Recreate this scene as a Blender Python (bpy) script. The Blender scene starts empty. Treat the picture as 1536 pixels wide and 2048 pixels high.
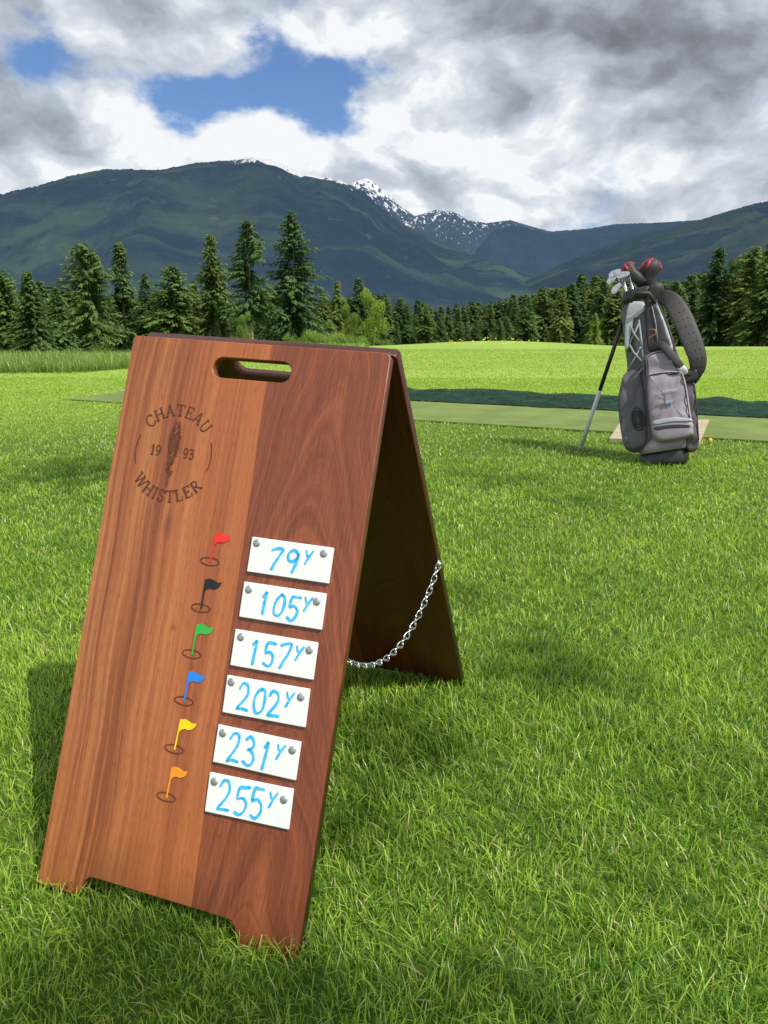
import bpy, bmesh, math, random
import numpy as np
from mathutils import Vector, Matrix, noise as mn
random.seed(7); np.random.seed(7)
R=math.radians
C=bpy.context.scene.collection
F=1540.0; PITCH=14.5; CZ=0.905
cp,sp=math.cos(R(PITCH)),math.sin(R(PITCH))
CAM=Vector((0,0,CZ))
SUN=Vector((.45,-.38,.81)).normalized()

# ---------------------------------------------------------------- survey helpers
def ray(px,py):
    u=(px-768)/F; v=(py-1024)/F
    return Vector((u, cp-v*sp, -sp-v*cp))
def at(px,py,Y):
    r=ray(px,py); return CAM+r*(Y/r.y)
def sstep(a,b,x):
    t=np.clip((x-a)/(b-a),0,1); return t*t*(3-2*t)
def g(x,y):
    x=np.asarray(x,float); y=np.asarray(y,float)
    z=.055*sstep(.9,1.65,y)
    az=x/np.maximum(y,1.0)
    L=1-sstep(-.32,-.14,az)
    st=18-5.5*L; sl=.041+.031*L
    d=np.maximum(y-st,0); d=np.where(d<4,d*d/8,d-2)
    d1=np.minimum(d,150); d2=np.maximum(d-150,0)
    z=z-sl*d1-.02*d2
    z=z+.20*np.exp(-((x-3.6)/3.2)**2-((y-25)/2.5)**2)
    z=z+.012*np.sin(x*1.7+.5)*np.sin(y*1.3)*sstep(2,4,y)*(1-sstep(4.5,5.5,y))
    return z
def gz(x,y): return float(g(x,y))
def ground(px,py,z=.055):
    r=ray(px,py); return CAM+r*((z-CZ)/r.z)

# ---------------------------------------------------------------- object helpers
def tag(o,label=None,cat=None,group=None,kind=None):
    if label: o['label']=label
    if cat: o['category']=cat
    if group: o['group']=group
    if kind: o['kind']=kind
    return o
def link(name,me,mat=None,parent=None,M=None,PM=None):
    o=bpy.data.objects.new(name,me); C.objects.link(o)
    if mat and me: me.materials.append(mat)
    if parent: o.parent=parent
    if M is not None: o.matrix_basis=(PM.inverted() if PM is not None else Matrix())@M
    return o
def bm_obj(name,bm,mat,parent=None,M=None,PM=None,smooth=False):
    me=bpy.data.meshes.new(name)
    bmesh.ops.recalc_face_normals(bm,faces=bm.faces[:])
    bm.to_mesh(me); bm.free()
    if smooth:
        for p in me.polygons: p.use_smooth=True
    return link(name,me,mat,parent,M,PM)
def empty(name,M):
    o=bpy.data.objects.new(name,None); C.objects.link(o); o.matrix_basis=M; o.empty_display_size=.1
    return o
def catmull(pts,n=6,closed=False):
    P=[Vector(p) for p in pts]; out=[]
    m=len(P); rng=m if closed else m-1
    for i in range(rng):
        if closed: a,b,c,d=P[(i-1)%m],P[i],P[(i+1)%m],P[(i+2)%m]
        else: a,b,c,d=P[max(i-1,0)],P[i],P[i+1],P[min(i+2,m-1)]
        for k in range(n):
            t=k/n
            out.append(.5*((2*b)+(c-a)*t+(2*a-5*b+4*c-d)*t*t+(3*b-a-3*c+d)*t**3))
    if not closed: out.append(P[-1])
    return out
def ribbon(bm,pts,w,z,th=.0006,caps=True,wvar=0):
    P=[Vector((p[0],p[1],0)) for p in pts]; n=len(P); rows=[]
    for i,p in enumerate(P):
        t=(P[min(i+1,n-1)]-P[max(i-1,0)])
        if t.length<1e-9: t=Vector((1,0,0))
        ww=w*(1+wvar*mn.noise(Vector((p.x*90,p.y*90,z*900))))
        if caps and i in(0,n-1): ww*=.7
        t.normalize(); q=Vector((-t.y,t.x,0))*(ww/2)
        pp=p.copy()
        if caps and i==0: pp-=t*w*.3
        if caps and i==n-1: pp+=t*w*.3
        rows.append([bm.verts.new((pp+q+Vector((0,0,z)))),bm.verts.new((pp-q+Vector((0,0,z)))),
                     bm.verts.new((pp-q+Vector((0,0,z-th)))),bm.verts.new((pp+q+Vector((0,0,z-th))))])
    for a,b in zip(rows,rows[1:]):
        bm.faces.new((a[0],a[1],b[1],b[0])); bm.faces.new((a[1],a[2],b[2],b[1])); bm.faces.new((a[3],a[0],b[0],b[3]))
    bm.faces.new((rows[0][0],rows[0][3],rows[0][2],rows[0][1])); bm.faces.new(rows[-1])
def tube(bm,pts,rad,n=8,closed=False,cap=True):
    P=[Vector(p) for p in pts]; m=len(P); rings=[]
    up=Vector((0,0,1))
    for i,p in enumerate(P):
        if closed: t=P[(i+1)%m]-P[(i-1)%m]
        else: t=P[min(i+1,m-1)]-P[max(i-1,0)]
        t.normalize()
        if i==0:
            a=t.cross(up)
            if a.length<.1: a=t.cross(Vector((1,0,0)))
        else: a=a-t*a.dot(t)
        a.normalize(); b=t.cross(a)
        r=rad[i] if isinstance(rad,(list,tuple)) else rad
        rings.append([bm.verts.new(p+(a*math.cos(k*2*math.pi/n)+b*math.sin(k*2*math.pi/n))*r) for k in range(n)])
    L=list(zip(rings,rings[1:]))
    if closed: L.append((rings[-1],rings[0]))
    for A,B in L:
        for k in range(n): bm.faces.new((A[k],A[(k+1)%n],B[(k+1)%n],B[k]))
    if cap and not closed:
        bm.faces.new(rings[0][::-1]); bm.faces.new(rings[-1])
def loft(bm,secs,n=32,pw=2.4,crease=0):
    rings=[]
    for (cx,cy,z,rx,ry) in secs:
        r=[]
        for k in range(n):
            a=2*math.pi*k/n; c,s=math.cos(a),math.sin(a)
            f=1+crease*mn.noise(Vector((c*2.5,s*2.5,z*14)))
            r.append(bm.verts.new((cx+f*rx*math.copysign(abs(c)**(2/pw),c),cy+f*ry*math.copysign(abs(s)**(2/pw),s),z)))
        rings.append(r)
    for A,B in zip(rings,rings[1:]):
        for k in range(n): bm.faces.new((A[k],A[(k+1)%n],B[(k+1)%n],B[k]))
    bm.faces.new(rings[0][::-1]); bm.faces.new(rings[-1])
def pillow(bm,outline,y0,depth,smooth=5,crease=0.):
    P=[Vector((p.x,p.y)) for p in catmull([Vector((a,b,0)) for a,b in outline],smooth,True)]
    c=sum(P,Vector((0,0)))/len(P); rings=[]
    for s,d in ((1,0),(1.0,.35),(.99,.62),(.965,.82),(.93,.93),(.86,.98),(.74,1.0),(.58,1.02),(.4,1.03),(.2,1.03)):
        row=[]
        for p in P:
            x=c.x+(p.x-c.x)*s; z=c.y+(p.y-c.y)*s
            cr=crease*(abs(mn.noise(Vector((x*6+z*8,z*14-x*6,y0*5))))*1.6)*min(1,d*1.1) if crease else 0
            row.append(bm.verts.new((x,y0-depth*d+cr,z)))
        rings.append(row)
    n=len(P)
    for A,B in zip(rings,rings[1:]):
        for k in range(n): bm.faces.new((A[k],A[(k+1)%n],B[(k+1)%n],B[k]))
    bm.faces.new(rings[-1]); bm.faces.new(rings[0][::-1])
def zipline(bm,outline,y0,depth,s=.93,rad=.0035,part=(0,1)):
    P=catmull([Vector((a,b,0)) for a,b in outline],5,True)
    c=sum(P,Vector())/len(P); n=len(P)
    i0,i1=int(part[0]*n),int(part[1]*n)
    tube(bm,[Vector((c.x+(P[i%n].x-c.x)*s,y0-depth*.95,c.y+(P[i%n].y-c.y)*s)) for i in range(i0,i1)],rad,6)

# ---------------------------------------------------------------- node helpers
class NT:
    def __init__(s,t): s.t=t
    def n(s,ty,**kw):
        o=s.t.nodes.new(ty)
        for k,v in kw.items(): setattr(o,k,v)
        return o
    def put(s,i,v):
        if isinstance(v,bpy.types.NodeSocket): s.t.links.new(v,i)
        elif v is not None: i.default_value=v
    def m(s,op,a,b=None,c=None,clamp=False):
        o=s.n('ShaderNodeMath',operation=op); o.use_clamp=clamp
        s.put(o.inputs[0],a); s.put(o.inputs[1],b)
        if c is not None: s.put(o.inputs[2],c)
        return o.outputs[0]
    def vm(s,op,a,b=None):
        o=s.n('ShaderNodeVectorMath',operation=op); s.put(o.inputs[0],a); s.put(o.inputs[1],b)
        return o.outputs['Value'] if op in('DISTANCE','LENGTH','DOT_PRODUCT') else o.outputs[0]
    def noise(s,vec,scale,detail=4,rough=.55,dist=0):
        o=s.n('ShaderNodeTexNoise'); s.put(o.inputs['Vector'],vec); o.inputs['Scale'].default_value=scale
        o.inputs['Detail'].default_value=detail; o.inputs['Roughness'].default_value=rough; o.inputs['Distortion'].default_value=dist
        return o.outputs
    def ramp(s,fac,stops):
        o=s.n('ShaderNodeValToRGB'); s.put(o.inputs[0],fac); e=o.color_ramp.elements
        while len(e)>1: e.remove(e[0])
        e[0].position=stops[0][0]; e[0].color=(*stops[0][1],1)
        for p,c in stops[1:]:
            q=e.new(p); q.color=(*c,1)
        return o.outputs[0]
    def mix(s,fac,a,b,blend='MIX'):
        o=s.n('ShaderNodeMix',data_type='RGBA',blend_type=blend)
        s.put(o.inputs[0],fac)
        for i,v in((6,a),(7,b)):
            if isinstance(v,tuple): v=(*v,1) if len(v)==3 else v
            s.put(o.inputs[i],v)
        return o.outputs[2]
    def mr(s,v,a,b,c=0,d=1,smooth=True):
        o=s.n('ShaderNodeMapRange'); o.interpolation_type='SMOOTHSTEP' if smooth else 'LINEAR'
        for i,q in enumerate((v,a,b,c,d)): s.put(o.inputs[i],q)
        return o.outputs[0]
    def comb(s,x,y,z):
        o=s.n('ShaderNodeCombineXYZ'); s.put(o.inputs[0],x); s.put(o.inputs[1],y); s.put(o.inputs[2],z); return o.outputs[0]
def newmat(name):
    m=bpy.data.materials.new(name); m.use_nodes=True
    t=m.node_tree; N=NT(t); b=t.nodes['Principled BSDF']; return m,N,b
def pm(name,c1,c2=None,scale=30,rough=.6,metal=0,bump=0,coat=0,detail=4,bscale=None):
    m,N,b=newmat(name)
    tc=N.n('ShaderNodeTexCoord').outputs['Object']
    b.inputs['Roughness'].default_value=rough; b.inputs['Metallic'].default_value=metal
    b.inputs['Coat Weight'].default_value=coat
    if c2 is None: c2=tuple(x*.8 for x in c1)
    no=N.noise(tc,scale,detail)
    N.put(b.inputs['Base Color'],N.mix(N.mr(no[0],.35,.65),c1,c2))
    if bump:
        bn=N.noise(tc,bscale or scale*4,3)
        bp=N.n('ShaderNodeBump'); bp.inputs['Strength'].default_value=bump; bp.inputs['Distance'].default_value=.002
        N.put(bp.inputs['Height'],bn[0]); N.put(b.inputs['Normal'],bp.outputs[0])
    return m

# ---------------------------------------------------------------- camera, sun, world
cam=bpy.data.cameras.new('camera'); co=bpy.data.objects.new('camera',cam); C.objects.link(co)
co.location=CAM; co.rotation_euler=(R(90-PITCH),0,0)
cam.sensor_fit='VERTICAL'; cam.sensor_height=24; cam.lens=24*F/2048; cam.clip_end=60000; cam.clip_start=.05
bpy.context.scene.camera=co
sl=bpy.data.lights.new('sun','SUN'); sl.energy=5.0; sl.angle=R(.5); sl.color=(1,.94,.83)
so=bpy.data.objects.new('sun',sl); C.objects.link(so)
so.rotation_euler=SUN.to_track_quat('Z','Y').to_euler()
bpy.context.scene.view_settings.view_transform='Standard'; bpy.context.scene.view_settings.look='None'

w=bpy.data.worlds.new('World'); bpy.context.scene.world=w; w.use_nodes=True
wt=w.node_tree; wt.nodes.clear(); N=NT(wt)
sky=N.n('ShaderNodeTexSky'); sky.sky_type='NISHITA'; sky.sun_disc=False
sky.sun_elevation=math.asin(SUN.z); sky.sun_rotation=math.atan2(SUN.x,SUN.y)
d=N.vm('NORMALIZE',N.n('ShaderNodeTexCoord').outputs['Generated'])
SC=(1,1,1.7)
D=N.vm('MULTIPLY',d,SC)
def nd(px,py):
    v=ray(px,py).normalized(); return (v.x*SC[0],v.y*SC[1],v.z*SC[2])
wn=N.noise(D,4.2,6,.55)
off=N.vm('SUBTRACT',wn[1],(.5,.5,.5))
Dw=N.vm('ADD',D,N.vm('MULTIPLY',off,(.16,.16,.20)))
def blobs(lst,vec):
    acc=None
    for px,py,r,wt_ in lst:
        v=N.mr(N.vm('DISTANCE',vec,nd(px,py)),0,r/F*1.5,wt_,0)
        acc=v if acc is None else N.m('ADD',acc,v)
    return acc
L1=N.vm('MULTIPLY',Dw,(1,1,1.2))
n3=N.noise(N.vm('ADD',L1,(7.1,4.7,2.4)),9,7,.52)
ne=N.noise(D,21,8,.62)
gaps=blobs([(620,215,110,.40),(500,195,120,.36),(380,205,100,.38),(690,125,90,.36),(650,265,70,.22),(470,50,80,.30),(560,110,70,.14),(120,130,110,.46),(30,80,70,.22),
            (1055,215,50,.28),(1490,200,60,.2)],Dw)
n1=N.noise(N.vm('ADD',D,(.35,0,.1)),7.0,11,.58)
dens=N.m('SUBTRACT',N.m('ADD',N.m('MULTIPLY',N.m('SUBTRACT',n1[0],.5),1.35),.68),gaps)
dens=N.m('ADD',dens,N.m('MULTIPLY',N.m('SUBTRACT',ne[0],.5),.32))
cover=N.mr(dens,.30,.58)
n2=N.noise(N.vm('ADD',L1,(3.1,1.7,.4)),3.2,8,.50)
n4=N.noise(Dw,8.5,8,.50); n5=N.noise(N.vm('ADD',Dw,(.012,0,.036)),8.5,8,.50)
relief=N.m('MULTIPLY',N.m('SUBTRACT',n4[0],n5[0]),2.0)
bright=blobs([(450,262,150,.26),(570,285,110,.24),(690,285,120,.32),(290,268,120,.22),(220,345,220,.12),(930,400,230,.18),(980,350,110,.16),(820,210,160,.16),(1250,360,230,.10),(640,90,90,.10),(1480,200,110,.14),(1130,100,70,.12)],Dw)
dark=blobs([(1280,60,250,.36),(990,10,220,.26),(1490,90,200,.24),(150,20,180,.10),(50,210,150,.14),(130,300,100,.10),(1320,260,200,.08),(690,310,45,.2),(430,100,100,.08)],Dw)
sh=N.m('ADD',.77,N.m('MULTIPLY',N.m('SUBTRACT',n2[0],.5),.9))
sh=N.m('ADD',sh,N.m('MULTIPLY',N.m('SUBTRACT',n3[0],.5),.38))
sh=N.m('ADD',sh,relief)
sh=N.m('ADD',sh,N.m('SUBTRACT',bright,dark))
sh=N.m('ADD',sh,N.mr(dens,.42,.66,.10,0))
cc=N.ramp(sh,[(0,(.19,.205,.235)),(.25,(.28,.31,.355)),(.5,(.42,.465,.54)),(.75,(.60,.655,.735)),(.95,(.83,.865,.915)),(1.0,(.93,.95,.975))])
skyc=N.mix(1.0,sky.outputs[0],(.074,.095,.128),'MULTIPLY')
final=N.mix(cover,skyc,cc)
bg=N.n('ShaderNodeBackground'); N.put(bg.inputs[0],final); bg.inputs[1].default_value=1.0
wo=N.n('ShaderNodeOutputWorld'); wt.links.new(bg.outputs[0],wo.inputs[0])

# ---------------------------------------------------------------- ground
def gmat():
    m,N,b=newmat('lawn_ground')
    tc=N.n('ShaderNodeTexCoord').outputs['Object']
    a=N.noise(tc,1.3,6,.6); f=N.noise(tc,28,5,.7); s=N.noise(N.vm('MULTIPLY',tc,(.25,1,1)),.5,4)
    c=N.ramp(f[0],[(.25,(.16,.26,.032)),(.5,(.245,.36,.048)),(.75,(.32,.44,.07))])
    c=N.mix(N.mr(a[0],.3,.7,0,.5),c,(.31,.42,.07))
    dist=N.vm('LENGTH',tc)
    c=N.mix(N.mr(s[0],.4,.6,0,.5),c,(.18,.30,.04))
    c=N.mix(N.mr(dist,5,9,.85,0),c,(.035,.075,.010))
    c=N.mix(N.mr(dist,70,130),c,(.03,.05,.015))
    N.put(b.inputs['Base Color'],c); b.inputs['Roughness'].default_value=.8; b.inputs['Specular IOR Level'].default_value=.2
    bp=N.n('ShaderNodeBump'); bp.inputs['Strength'].default_value=.3; bp.inputs['Distance'].default_value=.02
    N.put(bp.inputs['Height'],f[0]); N.put(b.inputs['Normal'],bp.outputs[0])
    return m
n=240
ax=np.sinh(np.linspace(-9.6,9.6,n))*.8
ay=ax.copy()+2
X,Y=np.meshgrid(ax,ay,indexing='ij'); Z=g(X,Y)-.004
V=np.stack([X,Y,Z],-1).reshape(-1,3)
idx=np.arange(n*n).reshape(n,n)
Fc=np.stack([idx[:-1,:-1],idx[1:,:-1],idx[1:,1:],idx[:-1,1:]],-1).reshape(-1,4)
def npmesh(name,V,F4,smooth=True):
    me=bpy.data.meshes.new(name); me.vertices.add(len(V)); me.vertices.foreach_set('co',V.astype(np.float32).ravel())
    me.loops.add(F4.size); me.loops.foreach_set('vertex_index',F4.astype(np.int32).ravel())
    me.polygons.add(len(F4)); me.polygons.foreach_set('loop_start',np.arange(0,F4.size,4,dtype=np.int32))
    me.update(calc_edges=True); me.validate()
    if smooth: me.polygons.foreach_set('use_smooth',np.ones(len(F4),bool))
    return me
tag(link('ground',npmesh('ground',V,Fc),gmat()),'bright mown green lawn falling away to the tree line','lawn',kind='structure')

S0=Vector((ground(1536,885).x,ground(1536,885).y)); S1=Vector((ground(80,797).x,ground(80,797).y))
sd=(S1-S0).normalized(); sn=Vector((-sd.y,sd.x)); sn=sn if sn.y>0 else -sn
def strip_uv(x,y):
    dx=x-S0.x; dy=y-S0.y
    return dx*sd.x+dy*sd.y, dx*sn.x+dy*sn.y
SL=(S1-S0).length; MW=1.25; SE=SL-.35
def mwid(u): return MW*(1-.40*min(1,max(0,(u-4.2)/(SE-4.2))))
def vnoise(x,y,sc,seed=0):
    rs=np.random.RandomState(seed); T=rs.rand(64,64)
    xs=x*sc+31.7; ys=y*sc+17.3
    xi=np.floor(xs).astype(int); yi=np.floor(ys).astype(int); fx=xs-xi; fy=ys-yi
    fx=fx*fx*(3-2*fx); fy=fy*fy*(3-2*fy)
    a=T[xi%64,yi%64]; b=T[(xi+1)%64,yi%64]; c=T[xi%64,(yi+1)%64]; dd=T[(xi+1)%64,(yi+1)%64]
    return (a*(1-fx)+b*fx)*(1-fy)+(c*(1-fx)+dd*fx)*fy
def blade_mat(name,tr=.45):
    m,N,b=newmat(name)
    at_=N.n('ShaderNodeAttribute'); at_.attribute_name='Col'
    N.put(b.inputs['Base Color'],at_.outputs['Color']); b.inputs['Roughness'].default_value=.34
    b.inputs['Specular IOR Level'].default_value=.5
    t=N.n('ShaderNodeBsdfTranslucent'); N.put(t.inputs[0],N.mix(1.0,at_.outputs['Color'],(1.3,1.25,.8),'MULTIPLY'))
    mx=N.n('ShaderNodeMixShader'); mx.inputs[0].default_value=tr
    out=N.t.nodes['Material Output']
    N.t.links.new(b.outputs[0],mx.inputs[1]); N.t.links.new(t.outputs[0],mx.inputs[2]); N.t.links.new(mx.outputs[0],out.inputs[0])
    return m
MB=blade_mat('grass_blades')
def wedge(y0,y1,dens,a=.78,a0=None):
    a0=-a if a0 is None else a0
    N_=int((a-a0)*.5*(y1*y1-y0*y0)*dens)
    y=np.sqrt(np.random.rand(N_)*(y1*y1-y0*y0)+y0*y0); x=(a0+np.random.rand(N_)*(a-a0))*y
    return x,y
def blades(parts):
    Vs=[];Cs=[];nb=0
    for x,y,h0,w0,lean0,pal in parts:
        n_=len(x); r=np.random.rand
        lum=vnoise(x,y,2.2,3)*.35+vnoise(x,y,11,4)*.3+.18
        h=h0*(.45+.75*r(n_))*(.82+.36*vnoise(x,y,7,5)); wd=w0*(.6+.8*r(n_))
        th=r(n_)*2*np.pi*.9+vnoise(x,y,11,6)*4
        ln=lean0*(.1+1.2*r(n_)**1.3)
        z=g(x,y)-.004
        dx,dy=np.cos(th),np.sin(th)
        ph=th+np.pi/2+(r(n_)-.5)*1.6
        qx,qy=np.cos(ph)*wd/2,np.sin(ph)*wd/2
        P=[]
        for t,ww in((0,.8),(.4,1),(.75,.7),(1,0)):
            ox=x+dx*ln*h*t**1.5; oy=y+dy*ln*h*t**1.5; oz=z+h*(t-.28*ln*t*t)
            k=ww if t<1 else .12
            P.append(np.stack([ox-qx*k,oy-qy*k,oz],-1)); P.append(np.stack([ox+qx*k,oy+qy*k,oz],-1))
        Vs.append(np.stack(P,1).reshape(-1,3)); nb+=n_
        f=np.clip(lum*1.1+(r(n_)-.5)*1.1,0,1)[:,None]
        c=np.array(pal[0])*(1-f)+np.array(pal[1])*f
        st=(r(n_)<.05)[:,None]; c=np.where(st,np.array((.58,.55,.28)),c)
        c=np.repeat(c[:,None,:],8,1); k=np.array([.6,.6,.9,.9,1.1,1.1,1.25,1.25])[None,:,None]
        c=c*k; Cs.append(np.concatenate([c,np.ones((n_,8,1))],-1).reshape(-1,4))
    V=np.concatenate(Vs); Cc=np.concatenate(Cs)
    b0=(np.arange(nb)*8)[:,None]
    Fq=np.stack([b0+np.array([[i,i+1,i+3,i+2]]) for i in(0,2,4)],1).reshape(-1,4)
    return V,Fq,Cc
def blade_obj(name,parts,label,cat):
    V,Fq,Cc=blades(parts)
    me=bpy.data.meshes.new(name); me.vertices.add(len(V)); me.vertices.foreach_set('co',V.astype(np.float32).ravel())
    me.loops.add(Fq.size); me.loops.foreach_set('vertex_index',Fq.astype(np.int32).ravel())
    me.polygons.add(len(Fq)); me.polygons.foreach_set('loop_start',np.arange(0,Fq.size,4,dtype=np.int32))
    me.update(calc_edges=True)
    ca=me.color_attributes.new('Col','FLOAT_COLOR','POINT'); ca.data.foreach_set('color',Cc.astype(np.float32).ravel())
    return tag(link(name,me,MB),label,cat,kind='stuff')
LP=((.10,.265,.022),(.47,.64,.095))
FP=((.22,.36,.044),(.33,.46,.072))
parts=[]
for y0,y1,dn,h,wd in((.38,1.1,40000,.031,.0017),(1.1,1.9,32000,.030,.0019),(1.9,3,17000,.028,.0025),(3,4.6,8000,.026,.0038),(4.6,10.5,2600,.024,.006)):
    x,y=wedge(y0,y1,dn)
    u,v=strip_uv(x,y); mw=MW*(1-.40*np.clip((u-4.2)/(SE-4.2),0,1)); k=~((v>-.02)&(v<mw+.02)&(u<SE+.03)&(u>-3)); k&=~((v>=MW)&(v<MW+1.05)&(u<4.8)&(u>-3))
    parts.append((x[k],y[k],h,wd,.9,LP if y1<4.7 else ((.17,.325,.032),(.41,.58,.09))))
x,y=wedge(10.5,19,450)
parts.append((x,y,.020,.009,.9,FP))
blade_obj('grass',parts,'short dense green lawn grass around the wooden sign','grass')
x,y=wedge(9.8,15,1300,a=-.20,a0=-.62)
k=(y>10.8+2.2*sstep(-.42,-.22,x/y)+.8*vnoise(x,y,.9,8))
x2,y2=wedge(14,20,260,a=-.02,a0=-.30)
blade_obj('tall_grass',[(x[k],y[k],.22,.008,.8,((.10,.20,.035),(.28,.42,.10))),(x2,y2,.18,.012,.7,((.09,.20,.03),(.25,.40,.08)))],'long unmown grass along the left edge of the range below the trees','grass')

def strip_pt(u,v): p=S0+sd*u+sn*v; return p.x,p.y
turf=pm('artificial_turf',(.155,.215,.045),(.115,.165,.033),3,.9,bump=.6,bscale=200)
def strip_slab(name,u0,u1,v0,v1,z0,z1,mat,nu=24,nv=3):
    bm=bmesh.new(); top=[]
    for i in range(nu+1):
        row=[]
        for j in range(nv+1):
            u=u0+(u1-u0)*i/nu; a=v0(u) if callable(v0) else v0; b=v1(u) if callable(v1) else v1; v=a+(b-a)*j/nv
            xx,yy=strip_pt(u,v); row.append(bm.verts.new((xx,yy,gz(xx,yy)+z1)))
        top.append(row)
    for i in range(nu):
        for j in range(nv): bm.faces.new((top[i][j],top[i+1][j],top[i+1][j+1],top[i][j+1]))
    ge=bmesh.ops.extrude_face_region(bm,geom=bm.faces[:])
    bmesh.ops.translate(bm,verts=[e for e in ge['geom'] if isinstance(e,bmesh.types.BMVert)],vec=(0,0,z0-z1))
    return bm_obj(name,bm,mat)
tag(strip_slab('turf_strip',-2.5,SE,0,mwid,.001,.012,turf),'long flat olive artificial turf strip crossing behind the golf bag','hitting mat')
tan=pm('tan_concrete',(.42,.36,.25),(.33,.28,.19),20,.85,bump=.3)
tag(strip_slab('edging_board',SE-2.9,SE+.02,lambda u:mwid(u)+.012,lambda u:mwid(u)+.13,.001,.024,tan,nv=1),'thin pale tan edging along far left end of the turf strip','edging')
q=[ground(1218,884),ground(1398,893),ground(1418,846),ground(1245,842)]
bm=bmesh.new(); vs=[bm.verts.new((p.x,p.y,gz(p.x,p.y)+.026)) for p in q]; f=bm.faces.new(vs)
ge=bmesh.ops.extrude_face_region(bm,geom=[f]); bmesh.ops.translate(bm,verts=[e for e in ge['geom'] if isinstance(e,bmesh.types.BMVert)],vec=(0,0,-.024))
tag(bm_obj('paving_slab',bm,tan),'flat beige slab lying at the turf strip directly behind golf bag','slab')
p=ground(1420,886); bm=bmesh.new()
loft(bm,[(p.x,p.y,.055,.010,.010),(p.x,p.y,.070,.014,.014),(p.x,p.y,.082,.012,.012),(p.x,p.y,.088,.004,.004)],12,2)
tag(bm_obj('tee_marker',bm,pm('yellow_plastic',(.7,.6,.05),rough=.5),smooth=True),'tiny yellow marker in the grass right of golf bag','tee marker')
def netmat():
    m,N,b=newmat('dark_netting'); tc=N.n('ShaderNodeTexCoord').outputs['Object']
    a=N.noise(N.vm('MULTIPLY',tc,(1,2.2,1)),5,7,.7); c=N.ramp(a[0],[(.35,(.004,.016,.010)),(.54,(.009,.034,.020)),(.74,(.028,.085,.050))])
    N.put(b.inputs['Base Color'],c); b.inputs['Roughness'].default_value=.85; b.inputs['Specular IOR Level'].default_value=.15
    h=N.noise(tc,26,4,.7); t=N.n('ShaderNodeBsdfTransparent'); mx=N.n('ShaderNodeMixShader')
    N.put(mx.inputs[0],N.mr(h[0],.56,.62,0,.85))
    N.t.links.new(b.outputs[0],mx.inputs[1]); N.t.links.new(t.outputs[0],mx.inputs[2])
    N.t.links.new(mx.outputs[0],N.t.nodes['Material Output'].inputs[0]); return m
bm=bmesh.new(); rows=[]
for i in range(260):
    row=[]
    for j in range(27):
        u=-2.5+i*(4.75+2.5)/259; e=j/26
        wv=.22*mn.noise(Vector((u*1.3,0,3)))+.12*mn.noise(Vector((u*4.1,0,9)))
        v=MW+.02+e*(1.30+wv*2*e)+(.08*mn.noise(Vector((u*3,5,1)))*(1-e))
        xx,yy=strip_pt(u,v); h=(.006+max(0,mn.fractal(Vector((xx*5,yy*5,1)),.7,2,4)+.05)*.030)*math.sin(math.pi*min(1,max(0,.03+e*.94)))**.5
        row.append(bm.verts.new((xx,yy,gz(xx,yy)+.016+h)))
    rows.append(row)
for i in range(259):
    for j in range(26): bm.faces.new((rows[i][j],rows[i+1][j],rows[i+1][j+1],rows[i][j+1]))
tag(bm_obj('safety_net',bm,netmat(),smooth=True),'dark green netting lying crumpled on the lawn beyond the turf strip','net')
bm=bmesh.new()
for _ in range(34):
    px=random.choice([random.gauss(915,22),random.gauss(985,18),random.gauss(1030,18)])
    Yd=random.uniform(22,25); xx=(px-768)/F*Yd*.985; zz=gz(xx,Yd)+random.uniform(.02,.10)
    c=Vector((xx,Yd,zz)); r=random.uniform(.012,.024)
    bmesh.ops.create_cone(bm,cap_ends=True,segments=7,radius1=r*.5,radius2=r,depth=.02,matrix=Matrix.Translation(c)@Matrix.Rotation(R(random.uniform(20,70)),4,'X'))
tag(bm_obj('dandelions',bm,pm('dandelion_yellow',(.75,.60,.03),rough=.7)),'scatter of yellow dandelions on the grassy mound far across the lawn','flowers',kind='stuff')

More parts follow.
